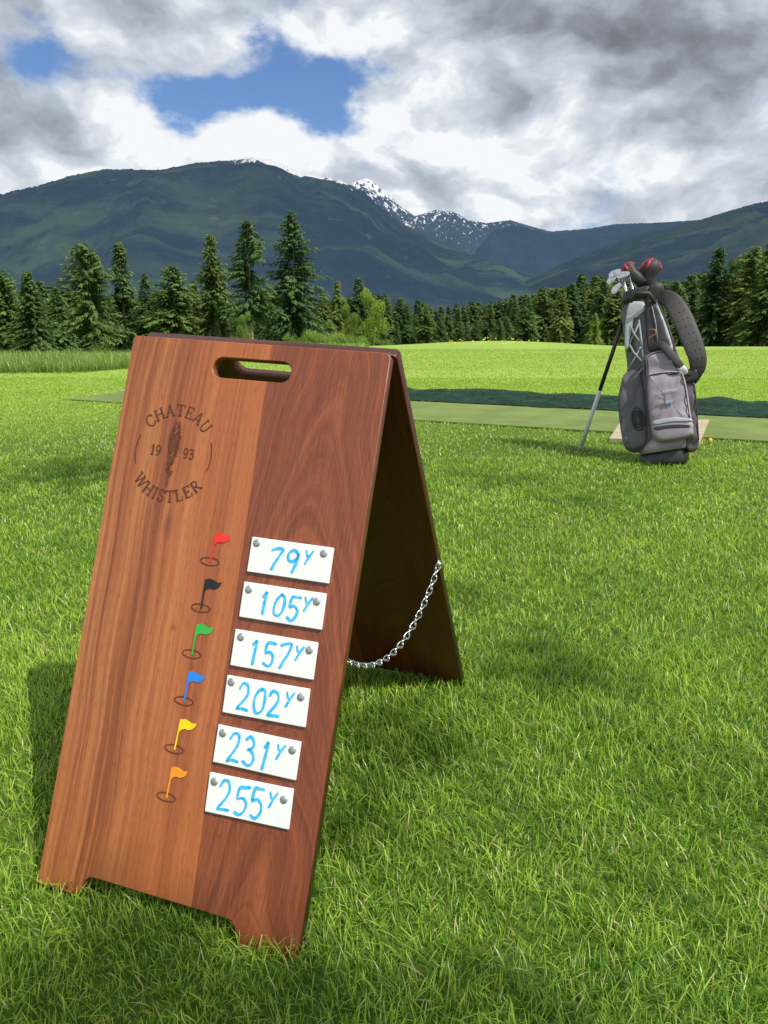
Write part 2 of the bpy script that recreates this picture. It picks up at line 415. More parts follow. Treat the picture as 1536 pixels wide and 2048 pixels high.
# ---------------------------------------------------------------- mountains
def mtmat(name,dark,mid,light,snow_z,snow_w,haze,hz,snowc=None,snowr=1e9,green=.5,fs=1.0,rock=.5,tilt=0,namp=3.2):
    m,N,b=newmat(name); tc=N.n('ShaderNodeTexCoord').outputs['Object']
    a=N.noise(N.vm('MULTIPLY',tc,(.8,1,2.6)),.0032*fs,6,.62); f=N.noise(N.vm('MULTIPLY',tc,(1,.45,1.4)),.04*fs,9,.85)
    cloud_shade=N.noise(N.vm('MULTIPLY',tc,(1,1,2.2)),.0016*fs,5,.6)
    c=N.ramp(f[0],[(.38,dark),(.51,mid),(.64,light)])
    sx=N.n('ShaderNodeSeparateXYZ'); N.put(sx.inputs[0],tc)
    low=N.mr(sx.outputs[2],60,380,1,.45)  # fewer light patches higher up, part of the painted cloud shadow
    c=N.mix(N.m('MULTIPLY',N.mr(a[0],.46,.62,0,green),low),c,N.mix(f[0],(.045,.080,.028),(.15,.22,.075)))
    c=N.mix(N.mr(cloud_shade[0],.42,.58,.5,0),c,(.008,.016,.019))  # cloud shadow painted into the forest colour as broad dark patches
    r=N.noise(N.vm('MULTIPLY',tc,(1.2,1,.6)),.012*fs,9,.75); c=N.mix(N.mr(r[0],.60,.66,0,rock),c,(.20,.21,.20))
    sn_=N.noise(N.vm('MULTIPLY',tc,(1.5,.5,.7)),.022*fs,9,.70)
    zz=N.m('SUBTRACT',sx.outputs[2],snow_z)
    if tilt: zz=N.m('ADD',zz,N.m('MULTIPLY',N.m('SUBTRACT',sx.outputs[0],snowc),tilt))
    hh=N.m('ADD',N.m('DIVIDE',zz,snow_w),N.m('MULTIPLY',N.m('SUBTRACT',sn_[0],.5),namp))
    if snowc is not None: hh=N.m('SUBTRACT',hh,N.m('POWER',N.m('DIVIDE',N.m('ABSOLUTE',N.m('SUBTRACT',sx.outputs[0],snowc)),snowr),6.0))
    sf=N.mr(hh,0,.25)
    c=N.mix(sf,c,(.95,.97,1.0))
    N.put(b.inputs['Base Color'],c); b.inputs['Roughness'].default_value=.95; b.inputs['Specular IOR Level'].default_value=0
    e=N.n('ShaderNodeEmission'); e.inputs[0].default_value=(*haze,1); mx=N.n('ShaderNodeMixShader')  # blue air haze mixed in as glow; base colours lean blue for it too
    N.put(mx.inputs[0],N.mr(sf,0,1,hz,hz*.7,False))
    bp=N.n('ShaderNodeBump'); bp.inputs['Strength'].default_value=1; bp.inputs['Distance'].default_value=26
    N.put(bp.inputs['Height'],f[0]); N.put(b.inputs['Normal'],bp.outputs[0])
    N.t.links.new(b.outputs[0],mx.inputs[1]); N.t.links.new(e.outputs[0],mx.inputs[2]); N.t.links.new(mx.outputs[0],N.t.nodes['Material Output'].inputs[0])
    return m
def mountain(name,sky_px,Yr,Y0,zf,amp,freq,mat,label,jag=.004,seed=0,prof=1.0,na=460,ns=90):
    A=[];E=[]
    for px,py in sky_px:
        r=ray(px,py); A.append(r.x/r.y); E.append(r.z/r.y)
    azs=np.linspace(A[0],A[-1],na); el=np.interp(azs,A,E)
    k=np.hanning(7); k/=k.sum(); el=np.convolve(np.pad(el,3,'edge'),k,'valid')
    V=[];
    for a,e in zip(azs,el):
        zr=CZ+e*Yr
        for j in range(ns+12):
            s=j/(ns-1)
            if s<=1: Yd=Y0+(Yr-Y0)*s; z=zf+(zr-zf)*s**prof; wgt=math.sin(math.pi*min(s,1))**.6 if 0<s<1 else 0
            else: Yd=Yr+(s-1)*Yr*.6; z=zr-(s-1)*(zr-zf)*2.2; wgt=0
            x=a*Yd
            h=mn.fractal(Vector((x*freq+seed,Yd*freq,seed)),.8,2.1,7)
            rg=1-abs(mn.noise(Vector((x*freq*1.8+seed,Yd*freq*.6,3+seed))))*2
            rg2=1-abs(mn.noise(Vector((x*freq*4.5+seed,Yd*freq*1.6,7+seed))))*2
            z+=amp*(h*.6+(rg-.5)*.5+(rg2-.5)*.18)*wgt*min(1,max(.15,(zr-zf)/600))
            if s<1:
                lim=CZ+e*Yd*(1-.05*(1-s)-.004)
                if z>lim: z=lim+(z-lim)*.02
            if s>.9: z+=jag*Yr*mn.noise(Vector((x*.03,Yd*.01,seed)))*.25+jag*Yr*.35*mn.noise(Vector((x*.11,Yd*.01,seed)))
            V.append((x,Yd,z))
    m_=ns+12; idx=np.arange(na*m_).reshape(na,m_)
    Fq=np.stack([idx[:-1,:-1],idx[1:,:-1],idx[1:,1:],idx[:-1,1:]],-1).reshape(-1,4)
    return tag(link(name,npmesh(name,np.array(V),Fq),mat),label,'mountain',kind='structure')
xs=ray(590,315); snx=xs.x/xs.y*4000
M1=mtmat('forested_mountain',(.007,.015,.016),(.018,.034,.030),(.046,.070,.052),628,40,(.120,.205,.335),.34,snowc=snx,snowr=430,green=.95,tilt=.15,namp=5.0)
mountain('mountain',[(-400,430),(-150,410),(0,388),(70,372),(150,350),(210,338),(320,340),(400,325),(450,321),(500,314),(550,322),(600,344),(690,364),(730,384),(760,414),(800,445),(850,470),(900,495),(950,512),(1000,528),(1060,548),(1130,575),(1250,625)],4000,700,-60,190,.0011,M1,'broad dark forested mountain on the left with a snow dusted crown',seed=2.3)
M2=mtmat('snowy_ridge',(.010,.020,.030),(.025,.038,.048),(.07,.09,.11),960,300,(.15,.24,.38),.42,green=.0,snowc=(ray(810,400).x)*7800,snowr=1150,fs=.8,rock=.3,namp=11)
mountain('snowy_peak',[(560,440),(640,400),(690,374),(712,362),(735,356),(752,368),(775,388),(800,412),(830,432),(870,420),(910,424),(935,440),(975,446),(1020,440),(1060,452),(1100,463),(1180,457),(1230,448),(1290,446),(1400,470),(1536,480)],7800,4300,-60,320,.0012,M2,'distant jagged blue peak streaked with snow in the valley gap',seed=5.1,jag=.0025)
M3=mtmat('hazed_forest_ridge',(.009,.020,.026),(.018,.033,.037),(.04,.06,.055),5000,100,(.12,.20,.34),.42,green=.15,rock=.2)
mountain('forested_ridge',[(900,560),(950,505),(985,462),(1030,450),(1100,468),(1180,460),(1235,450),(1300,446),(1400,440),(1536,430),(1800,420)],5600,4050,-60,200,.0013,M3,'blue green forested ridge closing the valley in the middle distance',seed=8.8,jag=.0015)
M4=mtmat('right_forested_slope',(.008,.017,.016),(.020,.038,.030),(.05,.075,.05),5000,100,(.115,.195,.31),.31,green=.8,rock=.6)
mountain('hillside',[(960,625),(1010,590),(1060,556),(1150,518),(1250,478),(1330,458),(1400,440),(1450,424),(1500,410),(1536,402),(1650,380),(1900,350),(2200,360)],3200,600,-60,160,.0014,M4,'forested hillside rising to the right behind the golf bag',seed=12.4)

# ---------------------------------------------------------------- trees
def treemat(name,a,b_,c_,tr=.3):
    m,N,b=newmat(name); at_=N.n('ShaderNodeAttribute'); at_.attribute_name='Col'
    oi=N.n('ShaderNodeObjectInfo')
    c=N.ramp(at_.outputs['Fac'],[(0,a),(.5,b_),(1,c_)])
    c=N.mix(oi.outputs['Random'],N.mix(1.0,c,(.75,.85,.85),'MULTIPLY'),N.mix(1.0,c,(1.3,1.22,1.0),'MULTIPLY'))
    N.put(b.inputs['Base Color'],c); b.inputs['Roughness'].default_value=.7; b.inputs['Specular IOR Level'].default_value=.2
    t=N.n('ShaderNodeBsdfTranslucent'); N.put(t.inputs[0],c); mx=N.n('ShaderNodeMixShader'); mx.inputs[0].default_value=tr
    N.t.links.new(b.outputs[0],mx.inputs[1]); N.t.links.new(t.outputs[0],mx.inputs[2]); N.t.links.new(mx.outputs[0],N.t.nodes['Material Output'].inputs[0])
    return m
TM=[treemat('conifer_needles',(.026,.052,.018),(.068,.125,.040),(.15,.235,.075)),
    treemat('olive_needles',(.038,.068,.020),(.098,.155,.044),(.20,.27,.085)),
    treemat('light_leaves',(.09,.15,.03),(.19,.28,.06),(.32,.42,.11),.4)]
BARK=pm('bark',(.24,.19,.14),(.12,.09,.07),6,.9)
def quads_mesh(name,V,cols):
    V=np.array(V); me=npmesh(name,V,np.arange(len(V)).reshape(-1,4),False)
    ca=me.color_attributes.new('Col','FLOAT_COLOR','POINT'); c=np.repeat(np.array(cols),4)
    ca.data.foreach_set('color',np.stack([c,c,c,np.ones_like(c)],-1).astype(np.float32).ravel()); return me
def conifer(seed,Rd,zb,gap=0.,droop=.35,dens=1.0,H=10.,sz=1.,pw=.75):
    rs=random.Random(seed); V=[];cols=[]; bt=bmesh.new()
    tube(bt,[(.0,0,-.6),(rs.uniform(-.04,.04),rs.uniform(-.04,.04),H*.4),(0,0,H*.97)],[.17,.11,.015],7)
    z=zb
    while z<H*.985:
        f=(z-zb)/(H-zb); rr=Rd*((1-f)**pw)+.10
        if f<.12: rr*=.65+.35*f/.12
        rr*=1+.30*mn.noise(Vector((seed*7.1,z*1.3,0)))
        nbr=max(5,int((9 if f<.7 else 6)*dens)); a0=rs.random()*6.28
        for b in range(nbr):
            a=a0+b*6.283/nbr+rs.uniform(-.3,.3)
            gp=mn.noise(Vector((math.cos(a)*1.3+seed*3,math.sin(a)*1.3,z*.55)))
            if gap and gp<-.30+gap*.5: continue
            L=rr*(.62+.66*rs.random()+.65*gp)
            if rs.random()<.06: L*=1.3
            dr=droop*(1-.9*f); lift=.25*f
            if rs.random()<.25 and f<.8:
                tube(bt,[(0,0,z),(math.cos(a)*L*.8,math.sin(a)*L*.8,z+L*.8*(lift-dr))],[.03,.008],4)
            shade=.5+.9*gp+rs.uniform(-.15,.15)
            ns=max(3,int(L/.16))
            for k in range(ns):
                t=(k+.6)/ns; r=L*t
                px=math.cos(a)*r; py=math.sin(a)*r; pz=z+r*lift-dr*r*(.6+.6*t)
                for sd_ in(-1,0,1):
                    aa=a+sd_*(.85-.35*t)+rs.uniform(-.25,.25)
                    ln=sz*(.34+.30*(1-t))*rs.uniform(.7,1.2)*min(1,.55+rr/Rd*.6); wd=sz*rs.uniform(.055,.11)
                    dx,dy=math.cos(aa),math.sin(aa); dz=-rs.uniform(.15,.9)
                    qx,qy=-dy*wd,dx*wd; tw=rs.uniform(-.8,.8)*wd
                    V+=[(px-qx*.4,py-qy*.4,pz),(px+qx*.4,py+qy*.4,pz),(px+dx*ln*.6+qx,py+dy*ln*.6+qy,pz+dz*ln*.5+tw),(px+dx*ln-qx*.5,py+dy*ln-qy*.5,pz+dz*ln-tw)]
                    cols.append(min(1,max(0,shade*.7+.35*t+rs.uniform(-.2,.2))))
        z+=rs.uniform(.14,.23)*(1 if f<.8 else .75)
    for k in range(14):
        a=rs.random()*6.28; zz=H*.93+k*.05
        V+=[(-.02,0,zz),(.02,0,zz),(.03+math.cos(a)*.08,math.sin(a)*.08,zz+.12),(math.cos(a)*.1,math.sin(a)*.1,zz+.16)]; cols.append(.5)
    me=bpy.data.meshes.new('trunk'); bt.to_mesh(me); bt.free()
    return me,quads_mesh('crown',V,cols)
def leafy(seed,blobs_,leaf=.16,n_=260,H=5.):
    rs=random.Random(seed); V=[];cols=[]; bt=bmesh.new()
    tube(bt,[(0,0,-.3),(.05,0,H*.35),(0,.05,H*.8)],[.10,.07,.02],6)
    for(cx,cy,cz,r) in blobs_:
        tube(bt,[(0,0,H*.25),(cx*.5,cy*.5,cz*.7),(cx,cy,cz)],[.05,.03,.01],5)
        for _ in range(int(n_)):
            v=Vector((rs.gauss(0,1),rs.gauss(0,1),rs.gauss(0,1))).normalized()*r*rs.random()**.4
            p=Vector((cx,cy,cz))+v; n1=Vector((rs.gauss(0,1),rs.gauss(0,1),rs.gauss(0,1))).normalized(); n2=n1.orthogonal().normalized(); s=leaf*rs.uniform(.5,1.1)
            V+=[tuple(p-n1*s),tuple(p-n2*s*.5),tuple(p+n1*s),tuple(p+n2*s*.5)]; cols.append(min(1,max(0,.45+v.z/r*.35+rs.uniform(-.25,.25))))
    me=bpy.data.meshes.new('trunk'); bt.to_mesh(me); bt.free(); return me,quads_mesh('crown',V,cols)
VAR={'dense':conifer(1,2.2,.8,.0,.42,1.15),'broad':conifer(2,2.7,.9,.14,.28,1.1,sz=.9),'ragged':conifer(3,2.0,2.4,.46,.30,1.1,pw=.55),
     'narrow':conifer(4,1.25,1.0,.15,.5,.9),'bushy':conifer(5,2.4,1.4,.18,.25,1.1,pw=.55),'slim':conifer(6,1.7,1.2,.1,.45,1.0),'round':conifer(8,2.3,2.6,.38,.2,1.1,pw=.42),
     'tiered':conifer(11,2.0,1.0,.22,.5,1.0,pw=.85),'lopsided':conifer(14,2.2,1.8,.30,.3,1.0,pw=.6)}
rb=random.Random(5)
LV=leafy(9,[(rb.uniform(-1,1),rb.uniform(-1,1),1.2+i*.34,rb.uniform(.6,.95)) for i in range(11)],.11,480)
SV=leafy(10,[(rb.uniform(-1.3,1.3),rb.uniform(-.6,.6),.5+rb.random()*.8,rb.uniform(.5,.8)) for i in range(9)],.07,420,1.4)
for k,(tme,cme) in list(VAR.items())+[('l',LV),('s',SV)]: tme.materials.append(BARK)
cmesh={}
def crown_mesh(k,mi):
    if (k,mi) not in cmesh:
        src={'leafy':LV,'shrub':SV}.get(k) or VAR[k]
        me=src[1].copy(); me.materials.append(TM[mi]); cmesh[(k,mi)]=me
    return cmesh[(k,mi)]
def tree(px,top,Y,kind,mi,label,group=None,wf=1.,name='conifer_tree',cat='tree',H=10.):
    p=at(px,650,Y); x=p.x; z0=gz(x,Y); zt=at(px,top,Y).z; s=(zt-z0)/H
    o=empty(name,Matrix.Translation((x,Y,z0))@Matrix.Rotation(random.random()*6.28,4,'Z')@Matrix.Diagonal((s*wf,s*wf,s,1)))
    tag(o,label,cat,group)
    src={'leafy':LV,'shrub':SV}.get(kind) or VAR[kind]
    a=bpy.data.objects.new('trunk',src[0]); C.objects.link(a); a.parent=o
    b=bpy.data.objects.new('crown',crown_mesh(kind,mi)); C.objects.link(b); b.parent=o
    return o
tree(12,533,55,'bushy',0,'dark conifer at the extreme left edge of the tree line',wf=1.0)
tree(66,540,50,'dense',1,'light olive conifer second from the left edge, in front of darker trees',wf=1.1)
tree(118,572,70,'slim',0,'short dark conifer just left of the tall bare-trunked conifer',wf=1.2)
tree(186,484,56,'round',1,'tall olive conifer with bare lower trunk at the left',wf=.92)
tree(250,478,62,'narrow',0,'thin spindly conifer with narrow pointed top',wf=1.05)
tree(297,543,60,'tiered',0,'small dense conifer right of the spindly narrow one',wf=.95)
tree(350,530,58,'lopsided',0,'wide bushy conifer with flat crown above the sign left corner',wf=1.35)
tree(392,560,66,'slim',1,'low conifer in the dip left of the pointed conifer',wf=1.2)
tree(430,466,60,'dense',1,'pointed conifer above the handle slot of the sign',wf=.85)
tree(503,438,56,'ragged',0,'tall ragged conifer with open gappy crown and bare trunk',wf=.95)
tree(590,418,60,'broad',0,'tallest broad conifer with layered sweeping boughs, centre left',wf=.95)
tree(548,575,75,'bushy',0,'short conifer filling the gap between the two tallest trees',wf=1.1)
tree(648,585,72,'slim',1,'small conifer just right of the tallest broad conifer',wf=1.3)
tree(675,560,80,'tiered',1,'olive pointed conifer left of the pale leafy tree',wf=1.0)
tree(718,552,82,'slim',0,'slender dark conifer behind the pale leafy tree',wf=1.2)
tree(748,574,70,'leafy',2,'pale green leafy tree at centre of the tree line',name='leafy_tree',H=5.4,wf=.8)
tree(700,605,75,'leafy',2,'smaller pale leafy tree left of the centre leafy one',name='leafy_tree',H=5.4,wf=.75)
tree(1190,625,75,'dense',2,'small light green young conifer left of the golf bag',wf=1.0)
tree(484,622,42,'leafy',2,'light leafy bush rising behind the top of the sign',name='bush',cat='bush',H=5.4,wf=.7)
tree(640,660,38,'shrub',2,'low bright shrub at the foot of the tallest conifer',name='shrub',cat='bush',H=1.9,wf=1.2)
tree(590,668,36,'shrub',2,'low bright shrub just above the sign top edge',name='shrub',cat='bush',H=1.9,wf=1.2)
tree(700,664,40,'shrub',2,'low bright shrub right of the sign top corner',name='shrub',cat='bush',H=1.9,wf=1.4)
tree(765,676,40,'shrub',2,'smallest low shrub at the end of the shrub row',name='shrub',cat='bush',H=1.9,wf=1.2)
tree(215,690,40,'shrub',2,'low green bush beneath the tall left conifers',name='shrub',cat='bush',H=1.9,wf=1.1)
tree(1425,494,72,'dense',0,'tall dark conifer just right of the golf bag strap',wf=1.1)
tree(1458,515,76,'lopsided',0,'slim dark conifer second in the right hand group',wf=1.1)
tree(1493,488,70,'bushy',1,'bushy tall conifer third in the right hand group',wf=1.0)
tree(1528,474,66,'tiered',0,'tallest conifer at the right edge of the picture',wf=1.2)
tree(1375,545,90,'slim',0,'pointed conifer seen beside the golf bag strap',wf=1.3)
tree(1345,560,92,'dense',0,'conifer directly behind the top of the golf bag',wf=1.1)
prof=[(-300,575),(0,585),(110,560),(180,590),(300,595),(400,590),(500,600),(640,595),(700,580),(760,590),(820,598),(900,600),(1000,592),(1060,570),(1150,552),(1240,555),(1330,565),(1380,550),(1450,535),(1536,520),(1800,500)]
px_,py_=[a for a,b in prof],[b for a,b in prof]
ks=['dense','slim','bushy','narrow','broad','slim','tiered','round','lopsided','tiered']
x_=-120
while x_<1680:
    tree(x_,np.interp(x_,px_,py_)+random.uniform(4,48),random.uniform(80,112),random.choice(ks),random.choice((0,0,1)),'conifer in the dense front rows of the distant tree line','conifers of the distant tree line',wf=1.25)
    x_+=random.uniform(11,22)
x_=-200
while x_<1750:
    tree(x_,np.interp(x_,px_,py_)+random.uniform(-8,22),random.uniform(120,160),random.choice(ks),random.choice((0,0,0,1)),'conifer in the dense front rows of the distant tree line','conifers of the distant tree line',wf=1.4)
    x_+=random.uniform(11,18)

# off-frame tree behind the camera, leaf clumps placed where their shade should fall
rs=random.Random(3); V=[];cols=[]; bt=bmesh.new(); tp=Vector((6.2,-4.2,0))
tube(bt,[tp-Vector((0,0,.3)),tp+Vector((-.2,.2,3.5)),tp+Vector((-.6,.5,7.5))],[.2,.15,.05],10)
targets=[(170,950,.40,1.2),(1000,960,.26,.5),(1120,1010,.18,.3),(1060,1335,.14,1),(920,1200,.10,.5),(1150,1370,.10,.8),
 (800,1480,.10,.9),(740,1640,.08,.7),(900,2000,.08,1.2),(1150,2040,.07,1),(250,1960,.11,1.3),(120,1990,.11,1.3),(380,2030,.09,1.3),(520,2010,.09,1.2),(700,2030,.08,1.2),(620,1960,.06,1.0)]
for (a,b,r,dn) in targets:
    gp=ground(a,b,.03); dd=rs.uniform(7.2,9.2); c=gp+SUN*dd
    tube(bt,[tp+Vector((-.4,.3,4.2+rs.random()*2)),(tp+c)/2+Vector((0,0,3.4)),c],[.02,.008,.004],5)
    for _ in range(int(900*r*r*dn*6)):
        v=Vector((rs.gauss(0,1),rs.gauss(0,1),rs.gauss(0,.7)))*r*.62
        p=c+v; n1=Vector((rs.gauss(0,1),rs.gauss(0,1),rs.gauss(0,1))).normalized(); n2=n1.orthogonal().normalized(); s=rs.uniform(.02,.05)
        V+=[tuple(p-n1*s),tuple(p-n2*s*.5),tuple(p+n1*s),tuple(p+n2*s*.5)]; cols.append(rs.random())
o=empty('leafy_tree',Matrix.Translation(tp)); tag(o,'unseen open leafy tree behind the photographer, foliage placed to dapple the lawn','tree')  # added off-frame for its shade, not one of the visible leafy trees
TI=Matrix.Translation(tp)
bm_obj('trunk',bt,BARK,o,Matrix(),TI,True)
me=quads_mesh('crown',V,cols); link('crown',me,TM[2],o,Matrix(),TI)

# ---------------------------------------------------------------- the wooden sign
s_=1.304
def cpt(px,py,k): return CAM+ray(px,py)*(k*s_)
A=cpt(277,676,1.0); B=cpt(793,702,.9015); Cc=cpt(588,1905,.8584); Dd=cpt(66,1755,.9569)
ex=((B-A)+(Cc-Dd)).normalized(); up=((A-Dd)+(B-Cc)).normalized()
dt=ex.dot(up); ex,up=(ex-up*dt/2).normalized(),(up-ex*dt/2).normalized(); up=(up-ex*ex.dot(up)).normalized()
nz=ex.cross(up)
W=((B-A).length+(Cc-Dd).length)/2; L=((A-Dd).length+(B-Cc).length)/2
cen=(A+B+Cc+Dd)/4; O=cen-ex*W/2+up*L/2
MF=Matrix(((ex.x,up.x,nz.x,O.x),(ex.y,up.y,nz.y,O.y),(ex.z,up.z,nz.z,O.z),(0,0,0,1)))
MFi=MF.inverted()
def hit(px,py,Mi,z=0):
    o=Mi@CAM; dd=(Mi.to_3x3()@ray(px,py)); k=(z-o.z)/dd.z; p=o+dd*k; return p
T=.019; LF=L+.010
Bb=MF@Vector((W+.003,.003,-T-.003))
r=ray(926,1374); Lb=.925
bq=CAM-Bb; a_=r.dot(r); b_=2*r.dot(bq); c_=bq.dot(bq)-Lb*Lb; kk=(-b_+math.sqrt(b_*b_-4*a_*c_))/(2*a_)
Pb=CAM+r*kk
ut=(Bb-Pb).normalized(); up2=(ut-ex*ex.dot(ut)).normalized(); nz2=ex.cross(up2)
SH=-ex.dot(ut)/ut.dot(up2)
O2=Bb-ex*W
MK=Matrix(((ex.x,up2.x,nz2.x,O2.x),(ex.y,up2.y,nz2.y,O2.y),(ex.z,up2.z,nz2.z,O2.z),(0,0,0,1)))
base=(MF@Vector((W/2,-L,0))+Pb-ex*W/2)/2; base.z=.02
MR=Matrix.Translation(base)@Matrix.Rotation(math.atan2(ex.y,ex.x),4,'Z')
sign=empty('sandwich_board',MR)
tag(sign,'varnished brown wooden A-frame sign with flags and handwritten yardages on the lawn','sign')
def arc(cx,cy,r,a0,a1,n=6): return [(cx+r*math.cos(R(a0+(a1-a0)*k/n)),cy+r*math.sin(R(a0+(a1-a0)*k/n))) for k in range(n+1)]
def panel(name,Lp,mat,M,shear=0):
    cu=bpy.data.curves.new(name,'CURVE'); cu.dimensions='2D'; cu.fill_mode='BOTH'; cu.extrude=T/2-.0012; cu.bevel_depth=.0012; cu.bevel_resolution=1
    bv=.0012; nh=.034; fx0,fx1=.085,W-.105
    out=[(bv,-bv-.003),(bv+.003,-bv),(W-bv-.005,-bv),(W-bv,-bv-.005),(W-bv,-Lp),(fx1+.012,-Lp)]
    out+=[(fx1+.004,-Lp+.010)]+arc(fx1-.016,-Lp+nh-.018,.018,0,90,5)+arc(fx0+.016,-Lp+nh-.018,.018,90,180,5)+[(fx0-.004,-Lp+.010),(fx0-.012,-Lp),(bv,-Lp)]
    x0,x1=W*.344+.018,W*.653-.018; yc=-.043
    hole=arc(x1,yc,.0182,90,-90,10)+arc(x0,yc,.0182,270,90,10)
    for pts in(out,hole):
        sp_=cu.splines.new('POLY'); sp_.points.add(len(pts)-1); sp_.use_cyclic_u=True
        for i,(a,b) in enumerate(pts): sp_.points[i].co=(a,b,0,1)
    t=bpy.data.objects.new('t',cu); C.objects.link(t); bpy.context.view_layer.update()
    me=bpy.data.meshes.new_from_object(t.evaluated_get(bpy.context.evaluated_depsgraph_get())); bpy.data.objects.remove(t); bpy.data.curves.remove(cu)
    for v in me.vertices: v.co.z-=T/2; v.co.x+=-v.co.y*shear
    me.name=name; me.materials.clear()
    return link(name,me,mat,sign,M,MR)
def woodmat(name,dim=1.):
    m,N,b=newmat(name); tc=N.n('ShaderNodeTexCoord').outputs['Object']
    sx=N.n('ShaderNodeSeparateXYZ'); N.put(sx.inputs[0],tc); x,y,z=sx.outputs
    wv=N.noise(N.vm('MULTIPLY',tc,(3,2.0,4)),1,2)
    wob=N.m('MULTIPLY',N.m('SUBTRACT',wv[0],.5),.04); xw=N.m('ADD',x,wob)
    g1=N.noise(N.comb(N.m('MULTIPLY',xw,130),N.m('MULTIPLY',y,1.1),z),1,6,.68)
    g2=N.noise(N.comb(N.m('MULTIPLY',xw,22),N.m('MULTIPLY',y,.8),z),1,3,.5)
    g3=N.noise(N.comb(N.m('MULTIPLY',xw,520),N.m('MULTIPLY',y,9),z),1,3,.6)
    st=N.m('ADD',N.m('ADD',N.m('MULTIPLY',g1[0],.58),N.m('MULTIPLY',g2[0],.40)),N.m('MULTIPLY',g3[0],.20))
    left=N.ramp(st,[(.45,(.13,.032,.011)),(.55,(.24,.062,.018)),(.63,(.35,.107,.031)),(.74,(.47,.185,.060))])
    ctr=N.ramp(st,[(.44,(.27,.070,.020)),(.58,(.38,.108,.031)),(.74,(.48,.16,.047))])
    lc=N.mix(N.mr(N.m('ADD',x,N.m('MULTIPLY',wob,1.2)),.085,.195,0,1),left,ctr)
    qd=N.m('POWER',N.m('ABSOLUTE',N.m('SUBTRACT',xw,.385)),2.0)
    low=N.noise(N.vm('MULTIPLY',tc,(3,2.2,3)),1,2)
    ph=N.m('ADD',N.m('MULTIPLY',qd,260),N.m('MULTIPLY',y,8)); ph=N.m('ADD',ph,N.m('MULTIPLY',low[0],5))
    wave=N.noise(N.comb(N.m('MULTIPLY',ph,2.8),N.m('MULTIPLY',y,.3),z),1,6,.75)
    rv=N.m('ADD',N.m('MULTIPLY',wave[0],.54),N.m('ADD',N.m('MULTIPLY',g3[0],.30),N.m('MULTIPLY',g2[0],.22)))
    rc=N.ramp(rv,[(.42,(.125,.029,.012)),(.51,(.195,.047,.018)),(.59,(.275,.073,.026)),(.72,(.38,.118,.038))])
    seam=N.m('SUBTRACT',.257,N.m('MULTIPLY',y,.022))
    isr=N.m('GREATER_THAN',x,seam)
    c=N.mix(isr,lc,rc)
    pr=N.noise(N.comb(N.m('MULTIPLY',x,900),N.m('MULTIPLY',y,45),z),1,2,.5)
    c=N.mix(N.mr(pr[0],.57,.68,0,.5),c,(.07,.018,.009))
    kn=hit(336,1050,MFi); kd=N.vm('LENGTH',N.vm('MULTIPLY',N.vm('SUBTRACT',tc,(kn.x,kn.y,0)),(1.8,.8,0)))
    kd=N.m('ADD',kd,N.m('MULTIPLY',N.m('SUBTRACT',g1[0],.5),.02))
    c=N.mix(N.mr(kd,.0,.028,.55,0),c,(.12,.028,.011))
    kn=hit(347,1255,MFi); kd=N.vm('LENGTH',N.vm('MULTIPLY',N.vm('SUBTRACT',tc,(kn.x,kn.y,0)),(1,1,0)))
    c=N.mix(N.mr(kd,.0,.008,.6,0),c,(.09,.022,.01))
    sd_=N.m('ABSOLUTE',N.m('SUBTRACT',x,seam)); c=N.mix(N.mr(sd_,.0002,.0010,.25,0),c,(.05,.015,.006))
    edge=N.m('LESS_THAN',z,-.0010); c=N.mix(N.m('MULTIPLY',edge,.6),c,(.06,.018,.009))
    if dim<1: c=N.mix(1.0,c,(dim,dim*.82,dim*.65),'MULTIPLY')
    N.put(b.inputs['Base Color'],c); b.inputs['Roughness'].default_value=.40
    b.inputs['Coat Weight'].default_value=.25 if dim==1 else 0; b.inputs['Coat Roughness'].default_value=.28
    bp=N.n('ShaderNodeBump'); bp.inputs['Strength'].default_value=.35; bp.inputs['Distance'].default_value=.0006
    N.put(bp.inputs['Height'],N.m('SUBTRACT',g3[0],pr[0])); N.put(b.inputs['Normal'],bp.outputs[0])
    return m
fp=panel('front_panel',LF,woodmat('sapele_front'),MF)
bp_=panel('back_panel',Lb+.02,woodmat('sapele_back_shaded',.42),MK,SH)  # shade inside the frame put into this board's darker wood colour

